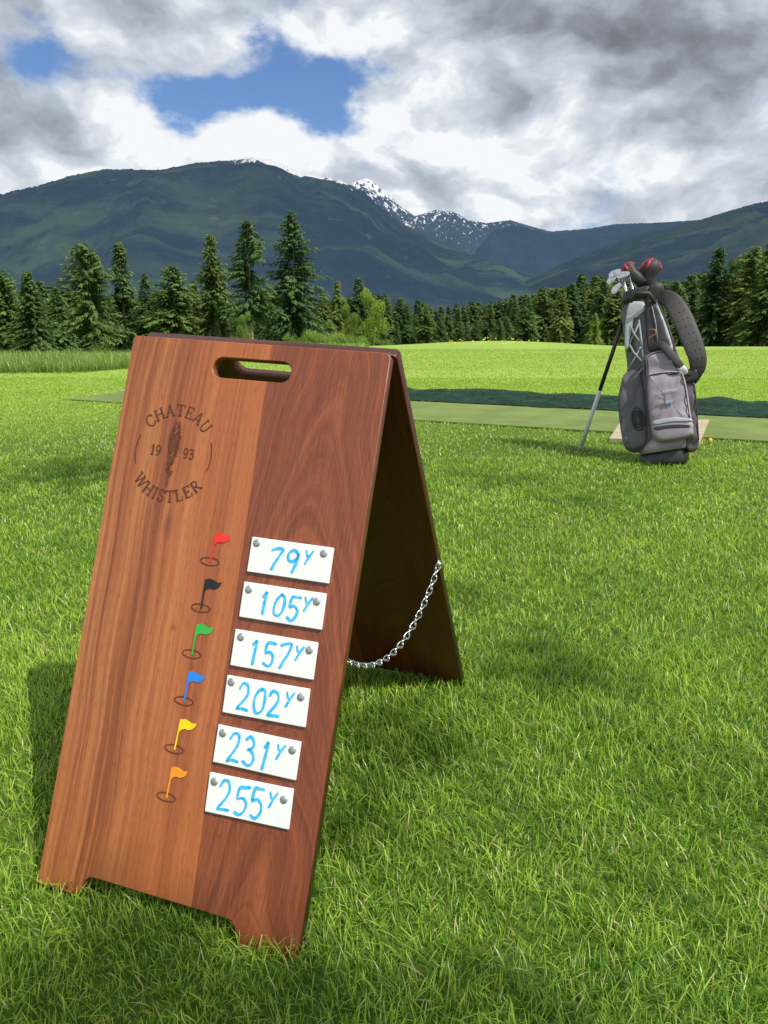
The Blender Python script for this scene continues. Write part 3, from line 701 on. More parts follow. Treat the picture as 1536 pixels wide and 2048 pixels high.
burn=pm('burnt_engraving',(.080,.024,.012),(.13,.038,.017),300,.7)
Z0=.0007
def ser(x,y,w=.28): return ([(x-w/2,y),(x+w/2,y)],.07)
GL={
'C':(.82,[([(.76,.78),(.6,.96),(.38,.99),(.14,.8),(.06,.5),(.14,.2),(.38,.01),(.6,.04),(.78,.24)],.13),([(.77,1),(.77,.70)],.06)]),
'H':(.9,[([(.17,0),(.17,1)],.16),([(.73,0),(.73,1)],.16),([(.17,.52),(.73,.52)],.08),ser(.17,.02),ser(.17,.98),ser(.73,.02),ser(.73,.98)]),
'A':(.9,[([(.13,0),(.44,1)],.08),([(.44,1),(.76,0)],.17),([(.24,.34),(.64,.34)],.07),ser(.13,.02,.26),ser(.77,.02,.3)]),
'T':(.82,[([(.41,0),(.41,1)],.16),([(.03,.96),(.79,.96)],.08),([(.04,1),(.04,.74)],.06),([(.78,1),(.78,.74)],.06),ser(.41,.02,.34)]),
'E':(.76,[([(.17,0),(.17,1)],.16),([(.05,.97),(.66,.97)],.07),([(.17,.51),(.5,.51)],.07),([(.05,.03),(.7,.03)],.07),([(.66,1),(.66,.76)],.06),([(.7,0),(.7,.26)],.06),([(.5,.62),(.5,.40)],.05)]),
'U':(.88,[([(.17,1),(.17,.35),(.26,.08),(.45,.0),(.62,.08),(.71,.35),(.71,1)],.12),ser(.17,.98,.3),ser(.71,.98,.26)]),
'W':(1.15,[([(.1,1),(.36,0)],.16),([(.36,0),(.58,.95)],.08),([(.58,.95),(.82,0)],.16),([(.82,0),(1.05,1)],.08),ser(.1,.98,.28),ser(.58,.98,.24),ser(1.05,.98,.24)]),
'I':(.36,[([(.18,0),(.18,1)],.16),ser(.18,.02),ser(.18,.98)]),
'S':(.62,[([(.52,.76),(.42,.96),(.22,.97),(.09,.78),(.17,.58),(.42,.44),(.53,.25),(.42,.04),(.2,.02),(.07,.24)],.13),([(.53,1),(.53,.74)],.05),([(.07,0),(.07,.27)],.05)]),
'L':(.7,[([(.17,0),(.17,1)],.16),([(.05,.03),(.62,.03)],.07),([(.63,0),(.63,.28)],.06),ser(.17,.98,.3)]),
'R':(.84,[([(.17,0),(.17,1)],.16),([(.17,.97),(.45,.96),(.6,.82),(.58,.62),(.42,.5),(.17,.5)],.10),([(.38,.5),(.74,0)],.14),ser(.17,.02,.3),ser(.76,.02,.2),ser(.12,.98,.16)]),
'1':(.42,[([(.22,0),(.22,1)],.15),([(.06,.84),(.22,.99)],.08),ser(.22,.02,.32)]),
'9':(.58,[([(.5,.68),(.42,.45),(.22,.40),(.08,.58),(.09,.82),(.26,.99),(.44,.92),(.52,.66),(.46,.28),(.3,.06),(.12,.02)],.11)]),
'3':(.56,[([(.08,.82),(.2,.98),(.4,.95),(.46,.74),(.36,.56),(.2,.53)],.10),([(.2,.53),(.4,.48),(.5,.27),(.4,.05),(.2,.0),(.06,.13)],.12)]),
}
def glyph(bm,ch,Mx,sc,z):
    wd,strokes=GL[ch]
    for pts,wt_ in strokes:
        P=[Vector((p[0]-wd/2,p[1]-.5,0))*sc for p in pts]
        if len(P)>2: P=catmull(P,4)
        P=[Mx@p for p in P]; ribbon(bm,P,wt_*sc*.92,z,caps=False)
LC=hit(346,906,MFi)
zc=[0]
def nzv(): zc[0]+=.00002; return Z0+zc[0]
RT=.0715; hs=.0195
def arc_text(bm,txt,a0,a1,top):
    ws=[GL[c][0] for c in txt]; tot=sum(ws)+.30*(len(txt)-1); pos=0
    for c,wd in zip(txt,ws):
        f=(pos+wd/2)/tot; a=a0+(a1-a0)*f; pos+=wd+.30
        if top: M_=Matrix.Translation((LC.x+RT*math.sin(R(a)),LC.y+RT*math.cos(R(a)),0))@Matrix.Rotation(R(-a),4,'Z')
        else: M_=Matrix.Translation((LC.x+RT*math.sin(R(a)),LC.y-RT*math.cos(R(a)),0))@Matrix.Rotation(R(a),4,'Z')
        glyph(bm,c,M_,hs,nzv())
bm=bmesh.new(); arc_text(bm,'CHATEAU',-52,52,True); bm_obj('engraved_upper_word',bm,burn,fp,Matrix(),None)
bm=bmesh.new(); arc_text(bm,'WHISTLER',-52,52,False); bm_obj('engraved_lower_word',bm,burn,fp,Matrix(),None)
for t,dx in(('19',-.033),('93',.029)):
    bm=bmesh.new()
    for i,c in enumerate(t): glyph(bm,c,Matrix.Translation((LC.x+dx+(i-.5)*.0105,LC.y+.002,0)),.0165,nzv())
    bm_obj('engraved_year',bm,burn,fp,Matrix(),None)
for a0,a1 in((-20,20),(160,200)):
    bm=bmesh.new()
    ribbon(bm,[(LC.x+.0705*math.cos(R(a0+(a1-a0)*k/14)),LC.y+.0705*math.sin(R(a0+(a1-a0)*k/14))) for k in range(15)],.0014,nzv())
    bm_obj('engraved_arc',bm,burn,fp,Matrix(),None)
bm=bmesh.new(); rs=random.Random(4)
def petal(cx,cy,a,l,wd):
    z=nzv(); c,s=math.cos(a),math.sin(a)
    pts=[(0,0),(.3*l,wd*.8),(.7*l,wd),(l,0),(.7*l,-wd),(.3*l,-wd*.8)]
    bm.faces.new([bm.verts.new((cx+c*u-s*v,cy+s*u+c*v,z)) for u,v in pts])
for k in range(17):
    f=k/16; y=LC.y+.050-f*.064; r=.0022+.0062*math.sin(math.pi*min(1,f*.75+.12))
    for sgn in(-1,1):
        petal(LC.x+sgn*r*.3,y,math.pi/2-sgn*(.75+.5*f)+rs.uniform(-.25,.25),r*1.2,r*.22)
    petal(LC.x+rs.uniform(-.002,.002),y-.002,math.pi/2+rs.uniform(-.6,.6),r*.55,r*.18)
ribbon(bm,[(v.x,v.y) for v in catmull([Vector((LC.x,LC.y-.008,0)),Vector((LC.x-.001,LC.y-.03,0)),Vector((LC.x-.001,LC.y-.055,0))],4)],.0018,nzv())
petal(LC.x-.001,LC.y-.040,R(60),.014,.0018); petal(LC.x-.001,LC.y-.034,R(118),.012,.0018)
petal(LC.x-.001,LC.y-.020,R(50),.010,.0016); petal(LC.x-.001,LC.y-.022,R(130),.010,.0016)
bm_obj('engraved_flower',bm,burn,fp,Matrix(),None)

FL=[((.78,.03,.02),421,1123,432,1068,461,1080,'red'),((.012,.012,.014),403,1216,412,1160,444,1168,'black'),((.04,.42,.06),385,1308,395,1250,428,1258,'green'),
    ((.02,.22,.78),369,1402,379,1345,411,1355,'blue'),((.85,.62,.01),350,1498,362,1440,394,1449,'yellow'),((.85,.30,.02),334,1594,345,1535,376,1548,'orange')]
for col,bx,by,tx,ty,fx,fy,nm in FL:
    mt=pm(nm+'_paint',col,tuple(c*.88 for c in col),90,.5)
    b0=hit(bx,by,MFi); t0=hit(tx,ty,MFi); f0=hit(fx,fy,MFi)
    bm=bmesh.new(); ribbon(bm,[(b0.x,b0.y),(t0.x,t0.y)],.0036,.0012)
    ln=f0.x-t0.x
    ps=[(0,.001),(.25,.0035),(.5,.002),(.75,-.001),(1,.0005)]; lo=[(.92,-.006),(.78,-.010),(.55,-.0125),(.35,-.0115),(.18,-.0135),(0,-.019)]
    vs=[bm.verts.new((t0.x+u*ln,t0.y+v,.00135)) for u,v in ps+lo]
    f=bm.faces.new(vs)
    o=bm_obj('flag_mark',bm,mt,sign,MF,MR); tag(o,'small '+nm+' golf flag painted on the front')
    bm=bmesh.new(); c=[(b0.x-.001+.0165*math.cos(k*math.pi/12),b0.y+.0062*math.sin(k*math.pi/12)) for k in range(25)]
    ribbon(bm,c,.0016,.0010,caps=False); bm_obj('hole_ring',bm,burn,o,Matrix())
white=pm('white_acrylic',(.80,.82,.82),(.75,.78,.79),12,.28)
steel=pm('brushed_steel',(.50,.51,.53),(.38,.39,.41),200,.5,metal=.8)
blue=pm('blue_marker',(.01,.38,.80),(.08,.52,.88),160,.5)
PL=[((505,1073),(668,1096),(657,1167),(493,1143),'79',.25,.66,.62),((489,1163),(653,1187),(643,1260),(477,1233),'105',.22,.74,.62),((472,1258),(636,1285),(626,1360),(459,1330),'157',.20,.74,.66),
    ((456,1350),(620,1378),(610,1455),(443,1424),'202',.17,.72,.66),((438,1450),(603,1483),(590,1562),(424,1522),'231',.16,.72,.72),((420,1545),(588,1578),(576,1660),(409,1622),'255',.14,.72,.74)]
RV=[((514,1086),(648,1107)),((498,1179),(634,1203)),((482,1274),(619,1300)),((463,1364),(602,1394)),((446,1466),(585,1500)),((429,1563),(568,1599))]
HG={'7':[[(.02,.88),(.25,.97),(.58,.95),(.45,.6),(.28,.25),(.2,-.02)]],
'9':[[(.58,.86),(.36,1.0),(.1,.84),(.1,.56),(.34,.46),(.56,.66),(.6,.9),(.56,.5),(.46,.2),(.36,-.05)]],
'1':[[(.18,.82),(.36,1.02),(.34,.5),(.30,0)]],
'0':[[(.34,1.0),(.1,.8),(.02,.45),(.14,.08),(.36,.0),(.56,.2),(.62,.6),(.5,.92),(.30,1.0)]],
'5':[[(.64,1.0),(.36,1.0),(.16,.96),(.12,.55),(.36,.62),(.58,.45),(.56,.16),(.34,-.02),(.06,.08)]],
'2':[[(.04,.78),(.2,1.0),(.46,.96),(.54,.7),(.36,.38),(.04,.02),(.3,.06),(.62,.02)]],
'3':[[(.08,.92),(.32,1.02),(.52,.84),(.44,.62),(.22,.54),(.48,.46),(.60,.24),(.42,-.02),(.06,.06)]],
'y':[[(.05,1.0),(.16,.66),(.34,.60)],[(.66,1.02),(.36,.6),(.06,.0)]]}
TP=.0045; pn=0
for (c4,rv) in zip(PL,RV):
    P=[hit(a,b,MFi,TP) for a,b in c4[:4]]; txt,f0,f1,hf=c4[4:]; pn+=1
    c=sum(P,Vector())/4; xa=((P[1]-P[0])+(P[2]-P[3])).normalized(); xa.z=0; ya=Vector((-xa.y,xa.x,0))
    w_=((P[1]-P[0]).length+(P[2]-P[3]).length)/2; h_=((P[0]-P[3]).dot(ya)+(P[1]-P[2]).dot(ya))/2
    MPl=Matrix(((xa.x,ya.x,0,c.x),(xa.y,ya.y,0,c.y),(0,0,1,.0004),(0,0,0,1)))
    bm=bmesh.new(); bmesh.ops.create_cube(bm,size=1,matrix=Matrix.Translation((0,0,TP/2))@Matrix.Diagonal((w_,h_,TP,1)))
    bmesh.ops.bevel(bm,geom=bm.edges[:],offset=.0008,segments=2,affect='EDGES')
    pl=bm_obj('distance_plate',bm,white,sign,MF@MPl,MR); tag(pl,'white plate marked '+txt+'Y in blue marker')
    for a,b in rv:
        q=MPl.inverted()@hit(a,b,MFi,TP); bm=bmesh.new()
        loft(bm,[(q.x,q.y,TP+.0001,.0060,.0060),(q.x,q.y,TP+.0008,.0060,.0060),(q.x,q.y,TP+.0016,.0048,.0048),(q.x,q.y,TP+.0020,.002,.002)],20,2)
        bm_obj('rivet',bm,steel,pl,Matrix(),smooth=True)
    bm=bmesh.new(); nchar=len(txt); adv=w_*(f1-f0)/nchar; H_=h_*hf; rs=random.Random(pn*13)
    zc2=TP+.0006
    for i,ch in enumerate(txt):
        x0=-w_/2+w_*f0+i*adv; y0=-h_*hf*.5-h_*.02+rs.uniform(-.001,.001); sl_=rs.uniform(.0,.14); hh_=H_*rs.uniform(.93,1.05)
        for stt in HG[ch]:
            pp=[(p[0]*1.18+p[1]*sl_+rs.uniform(-.03,.03),p[1]+rs.uniform(-.03,.03)) for p in stt]
            ribbon(bm,[(v.x,v.y) for v in catmull([Vector((x0+p[0]*adv,y0+p[1]*hh_,0)) for p in pp],6)],.0043,zc2,wvar=.45)
            zc2+=.00003
    x0=-w_/2+w_*(f1+.02)
    for stt in HG['y']:
        ribbon(bm,[(v.x,v.y) for v in catmull([Vector((x0+p[0]*.019,-h_*.06+p[1]*h_*.38,0)) for p in stt],4)],.0034,zc2,wvar=.4); zc2+=.00003
    bm_obj('handwritten_number',bm,blue,pl,Matrix())
zinc=pm('zinc_chain',(.72,.74,.76),(.55,.57,.6),80,.28,metal=1)
def chain(pa,pb,sag):
    n_=400; P=[pa.lerp(pb,i/n_)-Vector((0,0,sag*4*(i/n_)*(1-i/n_))) for i in range(n_+1)]
    cum=[0]
    for a,b in zip(P,P[1:]): cum.append(cum[-1]+(b-a).length)
    pitch=.0150; bm=bmesh.new(); k=0; s=0
    while s<cum[-1]:
        i=min(range(len(cum)),key=lambda j:abs(cum[j]-s)); p=P[i]; t=(P[min(i+2,n_)]-P[max(i-2,0)]).normalized()
        a=t.cross(Vector((0,0,1))).normalized(); b=t.cross(a); ro=R(45+90*(k%2)); q=a*math.cos(ro)+b*math.sin(ro)
        q2=t.cross(q)
        tube(bm,[p+t*.0106*math.cos(u*math.pi/8)+q*.0050*math.sin(u*math.pi/8)+q2*.0022*math.sin(u*math.pi/4) for u in range(16)],.0011,6,closed=True)
        s+=pitch; k+=1
    for e in(pa,pb):
        bmesh.ops.create_uvsphere(bm,u_segments=10,v_segments=6,radius=.005,matrix=Matrix.Translation(e))
    return bm_obj('chain',bm,zinc,sign,Matrix(),MR,True)
MKi=MK.inverted()
hb=hit(885,1126,MKi)
pb=MK@Vector((hb.x-.006,hb.y,.004))
hf_=hit(690,1322,MFi)
pa=MF@Vector((W-.012,hf_.y,-T-.004))
chain(pa,pb,.085)
pb2=MK@Vector((.012-hb.y*SH,hb.y,.004)); pa2=MF@Vector((.012,hf_.y,-T-.004)); chain(pa2,pb2,.085)

# ---------------------------------------------------------------- golf bag
b0=ground(1328,924); b0.z=gz(b0.x,b0.y)+.008
t0=at(1282,592,b0.y+.24)
az_=(t0-b0).normalized(); yy_=Vector((b0.x,b0.y,0)).normalized(); yy_=(yy_-az_*yy_.dot(az_)).normalized(); xx_=yy_.cross(az_)
MG=Matrix(((xx_.x,yy_.x,az_.x,b0.x),(xx_.y,yy_.y,az_.y,b0.y),(xx_.z,yy_.z,az_.z,b0.z),(0,0,0,1))); MGi=MG.inverted()
def bl(px,py,y=0.):
    o=MGi@CAM; dd=MGi.to_3x3()@ray(px,py); k=(y-o.y)/dd.y; p=o+dd*k; return p
bag=empty('golf_bag',MG); tag(bag,'grey and black golf stand bag full of clubs leaning on the lawn','golf bag')
fab=pm('grey_fabric',(.135,.120,.145),(.098,.086,.106),8,.58,bump=.4,bscale=400)
mau=pm('mauve_grey_fabric',(.36,.305,.375),(.28,.235,.295),6,.5,bump=.4,bscale=400)
blk=pm('black_fabric',(.022,.020,.024),(.034,.031,.036),10,.6,bump=.4,bscale=300)
sil=pm('silver_vinyl',(.44,.47,.50),(.35,.38,.41),12,.38)
lac=pm('grey_lattice',(.30,.33,.35),(.22,.24,.26),12,.5)
gls=pm('black_rubber',(.018,.018,.020),(.030,.030,.030),12,.28)
red=pm('red_trim',(.55,.025,.03),(.40,.02,.025),60,rough=.5); org=pm('orange_tag',(.50,.17,.04),rough=.5); whi=pm('white_print',(.62,.62,.65),rough=.5)
def part(name,bm,mat,parent=bag,sm=True,label=None):
    o=bm_obj(name,bm,mat,parent,smooth=sm)
    if label: o['label']=label
    return o
secs=[]
key=[(905,1282,1378,.8),(880,1272,1380,.8),(840,1262,1382,.74),(790,1258,1376,.74),(740,1256,1364,.78),(700,1250,1352,.82),(655,1245,1337,.86),(620,1243,1322,.92),(600,1243,1316,.95)]
kp=[k[0] for k in key][::-1]
for py in np.linspace(905,600,34):
    xa=np.interp(py,kp,[k[1] for k in key][::-1]); xb=np.interp(py,kp,[k[2] for k in key][::-1]); dr=np.interp(py,kp,[k[3] for k in key][::-1])
    a=bl(xa,py);b=bl(xb,py); rx=(b.x-a.x)/2; secs.append(((a.x+b.x)/2,0,(a.z+b.z)/2,rx,rx*dr))
bm=bmesh.new(); loft(bm,secs,48,2.3,crease=.04); body=part('body',bm,fab)
bm=bmesh.new(); s2=[]
for py,xa,xb,dr in((941,1280,1378,.9),(932,1276,1381,.9),(913,1279,1380,.9),(906,1284,1377,.88)):
    a=bl(xa,py);b=bl(xb,py); rx=(b.x-a.x)/2; s2.append(((a.x+b.x)/2,0,a.z,rx,rx*dr))
loft(bm,s2,40,2.2); part('base',bm,gls)
bm=bmesh.new(); s2=[]
for py,xa,xb in((910,1278,1381),(896,1280,1384),(880,1292,1380)):
    a=bl(xa,py,-.02);b=bl(xb,py,-.02); rx=(b.x-a.x)/2; s2.append(((a.x+b.x)/2,-.02,a.z,rx,rx*.9))
loft(bm,s2,36,2.2); part('base_gusset',bm,mau)
bm=bmesh.new(); s2=[]
for py,xa,xb in((606,1241,1320),(598,1239,1322),(586,1240,1321),(582,1243,1318)):
    a=bl(xa,py);b=bl(xb,py); rx=(b.x-a.x)/2; s2.append(((a.x+b.x)/2,0,(a.z+b.z)/2,rx,rx*.98))
loft(bm,s2,40,2.3); part('top_cuff',bm,gls)
bm=bmesh.new()
tube(bm,[Vector((bl(1262,604,-.12).x,-.13,bl(1262,604,-.12).z)),Vector((bl(1275,596,-.12).x,-.17,bl(1275,590,-.12).z)),Vector((bl(1300,596,-.12).x,-.17,bl(1300,590,-.12).z)),Vector((bl(1310,606,-.12).x,-.12,bl(1310,606,-.12).z))],.011,8)
part('handle',bm,blk)
def ol(pts,y): return [(bl(a,b,y).x,bl(a,b,y).z) for a,b in pts]
def pocket(name,pts,y0,dep,mat,zipm=None,label=None,zp=(0,1),zs=.9,cr=.008):
    o_=ol(pts,y0-dep*.6); bm=bmesh.new(); pillow(bm,o_,y0,dep,crease=cr); p_=part(name,bm,mat,label=label)
    if zipm:
        bm=bmesh.new(); zipline(bm,o_,y0,dep,zs,.0035,zp); part('zipper',bm,zipm,p_)
    return p_
lp=pocket('side_pocket',[(1250,746),(1278,738),(1290,780),(1296,850),(1292,891),(1272,905),(1251,897),(1241,860),(1236,806),(1241,770)],-.03,.10,fab,blk,'rounded left side pocket',zp=(.45,.95),cr=.018)
bm=bmesh.new(); q=bl(1275,838,-.15)
for r_ in(.052,.038,.024):
    tube(bm,[Vector((q.x+.6*r_*math.cos(u*.5236),-.131,q.z+1.3*r_*math.sin(u*.5236))) for u in range(12)],.005,6,closed=True)
part('cooler_trim',bm,gls,lp)
bm=bmesh.new(); tube(bm,[Vector((bl(a,b,-.1).x,-.115,bl(a,b,-.1).z)) for a,b in((1244,800),(1248,850),(1256,886))],.006,6); part('piping',bm,sil,lp)
pocket('side_pocket',[(1362,760),(1387,760),(1393,800),(1397,855),(1398,890),(1389,903),(1374,900),(1364,860)],-.02,.09,fab,blk,'narrow right side pocket',zp=(.1,.5),cr=.018)
mp=pocket('front_pocket',[(1295,752),(1298,746),(1330,741),(1361,741),(1367,747),(1374,775),(1380,815),(1385,850),(1384,872),(1345,880),(1310,880),(1301,850),(1295,800)],-.10,.11,mau,blk,'large mauve grey lower front pocket',zp=(0,.55),cr=.020)
bm=bmesh.new(); pillow(bm,ol([(1304,848),(1345,841),(1383,843),(1386,858),(1383,871),(1345,880),(1313,880)],-.20),-.13,.090,4); part('pocket_band',bm,mau,mp)
bm=bmesh.new(); pillow(bm,ol([(1310,854),(1345,849),(1378,850),(1378,855),(1345,857),(1312,860)],-.21),-.21,.014,4); part('zipper',bm,blk,mp)
bm=bmesh.new(); pillow(bm,ol([(1308,842),(1345,835),(1380,837),(1382,843),(1345,844),(1309,850)],-.2),-.19,.034,4); part('pocket_trim',bm,sil,mp)
vp=pocket('valuables_pocket',[(1293,712),(1315,702),(1337,704),(1352,726),(1360,748),(1330,754),(1297,757),(1292,735)],-.12,.070,mau,gls,'small upper front pocket with dark trim',zs=.86)
bm=bmesh.new(); tube(bm,[Vector((bl(a,b,-.2).x,-.195,bl(a,b,-.2).z)) for a,b in((1298,755),(1330,751),(1358,745))],.006,6); part('pocket_seam',bm,gls,vp)
up_=pocket('upper_pocket',[(1291,606),(1308,603),(1322,630),(1334,668),(1342,697),(1318,700),(1298,704),(1292,660)],-.085,.045,blk,None,'tall narrow black upper panel')
bm=bmesh.new(); tube(bm,[Vector((bl(a,b,-.14).x,-.135,bl(a,b,-.14).z)) for a,b in((1304,612),(1312,650),(1316,690))],.003,6); part('zipper',bm,mau,up_)
pocket('silver_panel',[(1259,606),(1282,602),(1292,610),(1290,622),(1272,632),(1262,660),(1255,700),(1249,690),(1251,640)],-.07,.045,sil,None,'silver shoulder panel below the cuff')
pocket('silver_panel',[(1313,612),(1320,620),(1334,655),(1346,695),(1340,700),(1328,668)],-.075,.05,sil,None,'thin silver stripe on right of upper body')
bm=bmesh.new()
for seg in([(1254,636),(1268,668),(1284,690)],[(1278,648),(1262,680),(1254,700)],[(1252,676),(1268,706),(1288,728)],[(1282,694),(1266,722),(1254,742)],[(1278,640),(1284,690),(1288,745)],[(1286,736),(1270,756),(1256,772)]):
    tube(bm,[Vector((bl(a,b,-.12).x,-.124+max(0,(1268-a))*.0018,bl(a,b,-.12).z)) for a,b in seg],.0055,6)
part('side_lattice',bm,lac)
bm=bmesh.new(); q=bl(1300,662,-.15)
tube(bm,[Vector((q.x-.012,-.15,q.z+.01)),Vector((q.x+.03,-.165,q.z+.0)),Vector((q.x+.030,-.16,q.z-.025)),Vector((q.x-.01,-.155,q.z-.035)),Vector((q.x-.015,-.15,q.z-.075))],.0028,5)
part('orange_cord',bm,org)
bm=bmesh.new(); pillow(bm,ol([(1337,706),(1352,708),(1368,728),(1376,742),(1368,748),(1352,736),(1340,722)],-.2),-.165,.03,4,crease=.02); part('glove',bm,whi,label='pale glove clipped to the pocket')
cu=bpy.data.curves.new('word','FONT'); cu.body='Callaway'; cu.size=.028; cu.shear=.25; cu.extrude=.0006; cu.align_x='CENTER'
t=bpy.data.objects.new('t',cu); C.objects.link(t); bpy.context.view_layer.update()
me=bpy.data.meshes.new_from_object(t.evaluated_get(bpy.context.evaluated_depsgraph_get())); bpy.data.objects.remove(t)
q=bl(1336,783,-.22)
link('wordmark',me,whi,mp,Matrix.Translation((q.x,-.2165,q.z))@Matrix.Rotation(R(90),4,'X')@Matrix.Rotation(R(-4),4,'Z'))
bm=bmesh.new(); q=bl(1339,803,-.22); bmesh.ops.create_cube(bm,size=1,matrix=Matrix.Translation((q.x,-.2165,q.z))@Matrix.Diagonal((.04,.003,.018,1))); part('emblem',bm,pm('pale_blue_print',(.34,.40,.56),rough=.5),mp,False)
def sweep(bm,path,wv,th):
    P=catmull(path,6); rings=[]
    for i,p in enumerate(P):
        t=(P[min(i+1,len(P)-1)]-P[max(i-1,0)]).normalized(); nrm=Vector((.25,-1,.1)); q=t.cross(nrm).normalized(); nn=q.cross(t).normalized()
        f=i/(len(P)-1); wd=wv*(.55+.45*math.sin(math.pi*min(1,f*1.1+.08))**.5)
        ring=[]
        for k in range(12):
            a=k*math.pi/6; c,s=math.cos(a),math.sin(a)
            ring.append(bm.verts.new(p+q*wd/2*math.copysign(abs(c)**.6,c)+nn*th/2*math.copysign(abs(s)**.8,s)))
        rings.append(ring)
    for A_,B_ in zip(rings,rings[1:]):
        for k in range(12): bm.faces.new((A_[k],A_[(k+1)%12],B_[(k+1)%12],B_[k]))
    bm.faces.new(rings[0][::-1]); bm.faces.new(rings[-1]); return P
def b3(px,py,y): p=bl(px,py,y); return Vector((p.x,y,p.z))
bm=bmesh.new(); SP=sweep(bm,[b3(1322,592,-.03),b3(1344,602,-.06),b3(1362,630,-.09),(b3(1374,658,-.11)),b3(1387,690,-.12),b3(1396,722,-.12),b3(1391,750,-.10),b3(1374,768,-.06)],.115,.014)
st=part('shoulder_strap',bm,blk)
bm=bmesh.new()
for i in range(8,len(SP)-9,3):
    t=(SP[i+1]-SP[i-1]).normalized(); q=t.cross(Vector((.25,-1,.1))).normalized()
    for s in(-.026,.0,.026):
        c=SP[i]+q*s+Vector((0,-.0055,0)); bmesh.ops.create_uvsphere(bm,u_segments=8,v_segments=5,radius=.005,matrix=Matrix.Translation(c))
o=part('strap_perforations',bm,gls,st); o['kind']='stuff'
bm=bmesh.new(); sweep(bm,[b3(1306,692,-.15),b3(1325,690,-.19),b3(1345,712,-.20),b3(1365,735,-.18),b3(1384,752,-.10)],.045,.012); part('lower_strap',bm,blk)
bm=bmesh.new(); pillow(bm,ol([(1366,742),(1392,738),(1394,758),(1370,764)],-.12),-.09,.03,4); part('strap_buckle',bm,gls)
ft=MGi@ground(1160,900); tp_=b3(1246,642,.02); md=tp_.lerp(ft,.52)
bm=bmesh.new(); tube(bm,[tp_,md],.0125,10); lg=part('stand_leg',bm,gls,label='left leg of the stand, silver in its lower half')
bm=bmesh.new(); tube(bm,[md,tp_.lerp(ft,.97)],.013,10); part('lower_tube',bm,pm('pale_alloy',(.68,.69,.71),(.58,.58,.60),40,.4),lg)
bm=bmesh.new(); tube(bm,[tp_.lerp(ft,.965),ft],[.014,.018],10); part('rubber_foot',bm,mau,lg)
gp=Vector((b0.x+.42,b0.y+.66,0)); gp.z=gz(gp.x,gp.y); ft2=MGi@gp; tp2=Vector((.06,.13,tp_.z))
bm=bmesh.new(); tube(bm,[tp2,tp2.lerp(ft2,.55)],.0095,10); lg=part('stand_leg',bm,gls,label='hidden rear leg of the stand')
bm=bmesh.new(); tube(bm,[tp2.lerp(ft2,.55),ft2],[.0085,.012],10); part('lower_tube',bm,steel,lg)
bm=bmesh.new(); tube(bm,[Vector((-.13,0,tp_.z-.01)),Vector((-.1,.10,tp_.z+.005)),Vector((0,.15,tp_.z+.005)),Vector((.08,.13,tp_.z-.01))],.012,8); part('leg_bracket',bm,gls)
chrome=pm('chrome',(.60,.61,.63),(.38,.39,.41),60,.25,metal=1)
def club_root(name,label,group,p):
    M_=MG@Matrix.Translation(p); o=empty(name,M_); tag(o,label,'golf club',group); return o
IR=[((1252,590,.03),(1232,551,.05),200,'leftmost iron, its head hooked over the bag rim'),((1256,590,-.02),(1240,542,-.03),180,'iron with bright blade highest in the left cluster'),
    ((1262,590,.04),(1245,563,.02),215,'iron with the lowest head in the left cluster'),((1268,588,-.05),(1257,547,-.05),170,'iron whose head sits in the middle of the cluster'),
    ((1258,588,-.07),(1240,569,-.09),205,'iron in front of the others in the left cluster'),((1274,588,.02),(1264,555,.06),165,'rightmost iron beside the red head cover')]
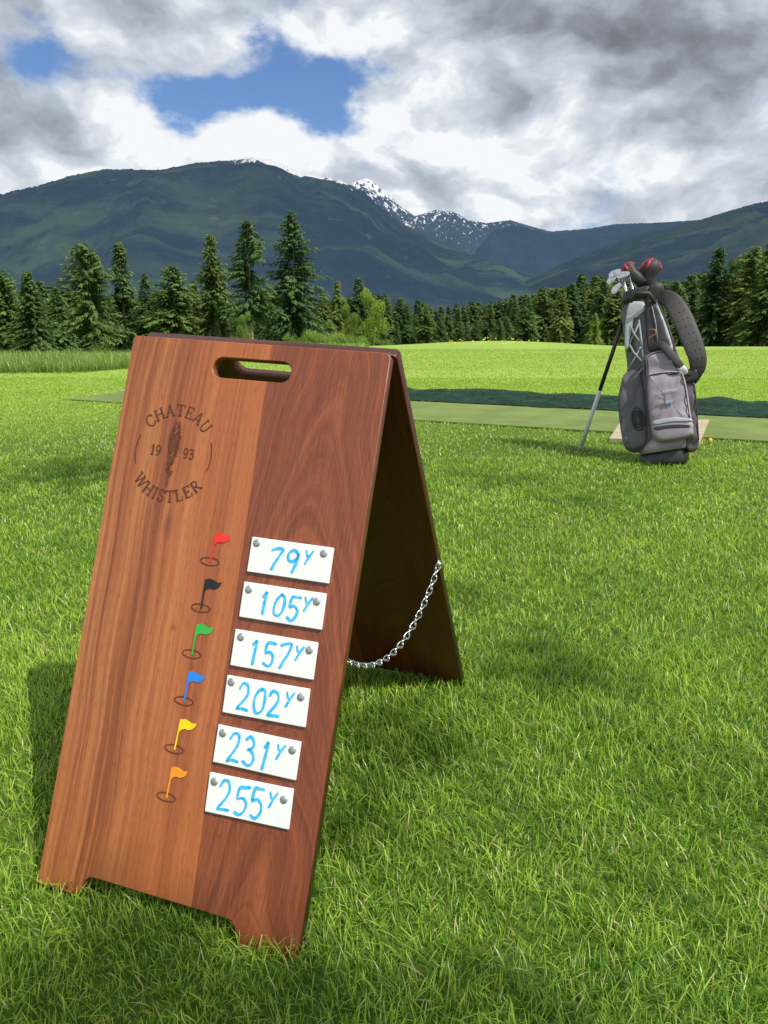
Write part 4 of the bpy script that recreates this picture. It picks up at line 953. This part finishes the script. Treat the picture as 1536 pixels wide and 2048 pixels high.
for (a,b,y1),(c,d_,y2),ang,lab in IR:
    r0=b3(a,b,y1); h0=b3(c,d_,y2); r0b=r0-Vector((0,0,.45)); base_=r0b
    o=club_root('golf_club',lab,'irons in the golf bag',base_)
    bm=bmesh.new(); tube(bm,[Vector((0,0,0)),r0-base_,h0-base_],[.006,.006,.0065],8); bm_obj('shaft',bm,chrome,o,smooth=True)
    bm=bmesh.new(); out=[(-.008,-.012),(.012,-.016),(.05,-.012),(.078,.004),(.085,.028),(.070,.043),(.035,.034),(.008,.018),(-.010,.012)]
    ca,sa=math.cos(R(ang)),math.sin(R(ang)); hb_=h0-base_; fr=[];bk=[]
    for u,v in out:
        u*=.78; v*=.78
        X_=u*ca-v*sa; Z_=u*sa+v*ca; fr.append(bm.verts.new(hb_+Vector((X_,-.010-v*.15-u*.25,Z_)))); bk.append(bm.verts.new(hb_+Vector((X_*.94,.010-u*.25,Z_*.94))))
    bm.faces.new(fr); bm.faces.new(bk[::-1])
    for k in range(len(fr)): bm.faces.new((fr[k],bk[k],bk[(k+1)%len(fr)],fr[(k+1)%len(fr)]))
    bmesh.ops.bevel(bm,geom=bm.edges[:],offset=.002,segments=2,affect='EDGES'); bm_obj('head',bm,chrome,o)
HC=[((1290,588,.03),(1299,540,.03),.056,.058,18,red,'driver under a large black head cover with red piping'),((1276,588,-.01),(1258,540,-.02),.036,.036,-34,red,'wood under a red trimmed black cover tilted left'),
    ((1300,590,-.06),(1309,580,-.08),.044,.045,30,gls,'wood under a plain black cover drooping to the right'),((1284,590,.06),(1278,549,.07),.034,.040,-10,gls,'wood under a short plain black cover in the middle')]
for (a,b,y1),(c,d_,y2),rx,rz,tilt,tm,lab in HC:
    r0=b3(a,b,y1); h0=b3(c,d_,y2); base_=r0-Vector((0,0,.45)); o=club_root('golf_club',lab,None,base_)
    bm=bmesh.new(); tube(bm,[Vector((0,0,0)),r0-base_,h0-base_],.006,8); bm_obj('shaft',bm,steel,o,smooth=True)
    MH=Matrix.Translation(h0-base_)@Matrix.Rotation(R(tilt),4,'Y')
    bm=bmesh.new(); loft(bm,[(0,0,-.115,.026,.026),(0,0,-.06,.032,.032),(0,0,-.03,rx*.80,rx*.7),(rx*.1,0,0,rx,rx*.95),(rx*.18,0,rz*.5,rx*.92,rx*.9),(rx*.22,0,rz*.85,rx*.68,rx*.68),(rx*.24,0,rz*1.05,rx*.3,rx*.3)],24,2.2,crease=.08)
    hc=bm_obj('head_cover',bm,blk,o,MH,smooth=True)
    if tm is red:
        bm=bmesh.new(); tube(bm,[Vector((rx*.15+rx*1.0*math.cos(u*math.pi/10),-rx*.2,rz*1.0*math.sin(u*math.pi/10))) for u in range(11)],.0065,6)
        tube(bm,[Vector((-rx*.2,-rx*.93,-.01)),Vector((-rx*.10,-rx*.85,rz*.5)),Vector((rx*.1,-rx*.35,rz*1.0))],.008,6)
        bm_obj('red_piping',bm,red,hc,Matrix(),smooth=True)
print('done')
